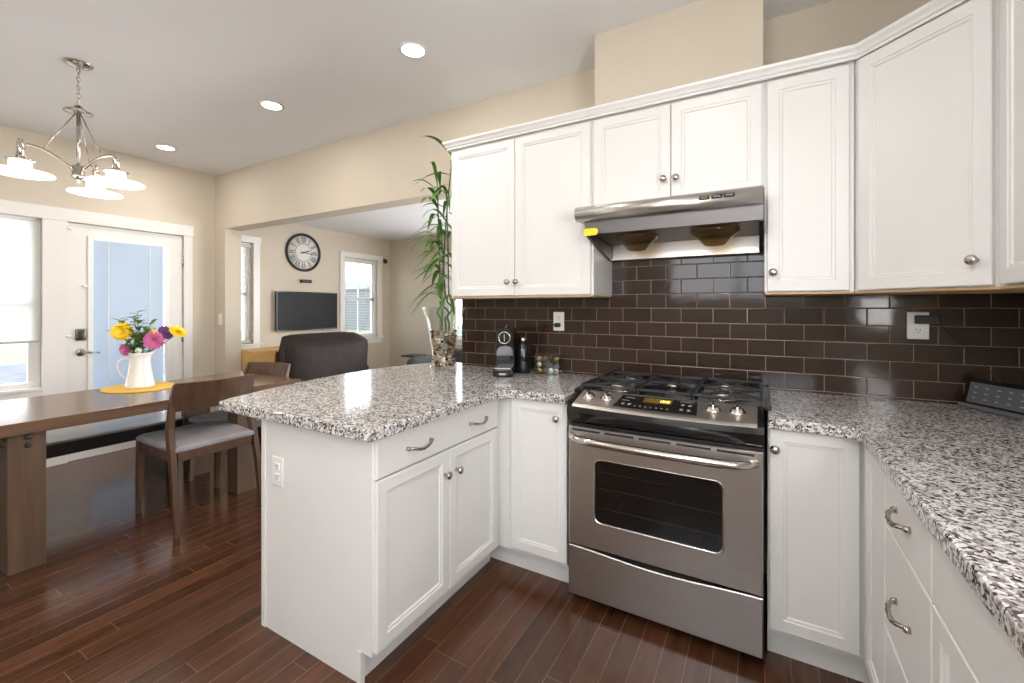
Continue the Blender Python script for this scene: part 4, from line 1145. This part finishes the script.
mf = thing('milk_frother', 'black cylindrical milk frother with silver band beside the coffee machine', 'frother', (-.525, -.125, .9145))
MB().lathe([(.046, 0), (.048, .006), (.048, .175), (.044, .182), (.001, .186)], (0, 0, 0), 28).build('jug', BLACKG, mf)
MB().lathe([(.026, .187), (.028, .210), (.02, .220), (.001, .222)], (.005, -.01, 0), 20).build('lid_knob', POLN, mf)
tag(MB().tube([(-.335, -.045, 1.203), (-.36, -.06, 1.215), (-.42, -.05, 1.215), (-.455, -.045, 1.16), (-.46, -.05, 1.05), (-.452, -.06, .95), (-.450, -.07, .922)], .0032, 8).build('power_cord', BLACKM), 'black power cord plugged into the outlet behind the coffee machine', 'cord')
MB().prism(rect(-.350, -.320, 1.195, 1.221, .008), 'Y', -.05, -.020).build('plug', BLACKM, bpy.data.objects['power_cord'])
# capsule box
bx0 = thing('capsule_box', 'small clear box of coffee capsules against the tile', 'box', (-.372, -.085, .9145), math.radians(12))
mb = MB()
for a, b in (((-.075, -.045, 0), (.075, .045, .003)), ((-.075, -.045, .003), (-.073, .045, .12)), ((.073, -.045, .003), (.075, .045, .12)), ((-.073, -.045, .003), (.073, -.043, .12)), ((-.073, .043, .003), (.073, .045, .12))): mb.box(a, b)
mb.build('box_body', CLEAR, bx0)
ccol = [(.40, .24, .06), (.03, .03, .035), (.16, .06, .03), (.035, .04, .07), (.02, .02, .02), (.10, .08, .07)]
cnames = ['gold', 'black', 'copper brown', 'dark blue', 'black', 'grey']
cr_, sr_ = math.cos(math.radians(12)), math.sin(math.radians(12)); k_ = 0
for iz in range(3):
    for ix in range(4):
        lx, ly, z = -.052 + ix * .035, -.010 + (ix % 2) * .006, .9145 + .022 + iz * .034
        px_, py_ = -.372 + lx * cr_ - ly * sr_, -.085 + lx * sr_ + ly * cr_
        i = (ix * 2 + iz * 3) % 6; lid = (ix, iz) in ((0, 1), (2, 0))
        mb = MB(); M = Matrix.Rotation(PI / 2, 3, 'X') @ Matrix.Rotation(0, 3, 'Z')
        mb.lathe([(.0165, 0.012), (.0165, .0105), (.014, .010), (.010, -.012), (.004, -.017), (.001, -.017)], (0, 0, 0), 14, M)
        o = mb.build('coffee_capsule', mat('capsule_' + str(i), ccol[i], .25, .8), None, (px_, py_, z), (0, 0, math.radians(12)))
        tag(o, 'small foil coffee capsule lying in the clear box against the tile', 'capsule', 'coffee capsules in the clear box')
        MB().lathe([(.001, .0122), (.0155, .0122), (.0155, .0128), (.001, .0128)], (0, 0, 0), 14, M).build('foil_lid', mat('silver_foil', (.75, .74, .72), .3, .6) if lid else mat('capsule_' + str(i)), o)

# charger and cable on right outlet
chg = tag(MB().box((1.318, -.048, 1.247), (1.395, -.020, 1.283), .004).build('phone_charger', BLACKM), 'black charger plugged sideways into the right-hand outlet', 'charger')
tag(MB().tube([(1.395, -.034, 1.25), (1.43, -.014, 1.21), (1.50, -.013, 1.12), (1.56, -.014, 1.05), (1.60, -.02, .98), (1.60, -.03, .922)], .0016, 6).build('charger_cable', BLACKM), 'thin black cable running down the tile to the tablet display', 'cable')
# tablet display
tp = thing('tablet_display', 'dark tablet display leaning on the granite in the right corner', 'tablet', (1.545, -.155, .9145), math.radians(-62))
Rt = Matrix.Rotation(math.radians(-13), 4, 'X')
mb = MB(); mb.prism([(-.02, 0), (.075, 0), (.075, .01), (.03, .055), (.0, .03)], 'X', -.12, .12); mb.build('stand', mat('tablet_grey', (.12, .12, .125), .6), tp)
mb = MB(); t0 = MB(); 
M4 = Matrix.Translation((0, -.024, .002)) @ Rt
mb.box((-.135, -.010, 0.002), (.135, .004, .118), .006, 3, M4); fr = mb.build('bezel', BLACKG, tp)
MB().box((-.114, -.0115, .022), (.114, -.0102, .102), 0, 2, M4).build('screen', SCREEN, tp)
for r_ in range(3):
    for k_ in range(5):
        MB().box((-.095 + k_ * .042, -.0122, .082 - r_ * .022), (-.083 + k_ * .042, -.0116, .086 - r_ * .022), 0, 2, M4).build('screen_icon', MARK, tp)
MB().box((-.137, -.020, -.002), (.137, .004, .014), .003, 2, M4).build('fabric_base', mat('tablet_grey'), tp)
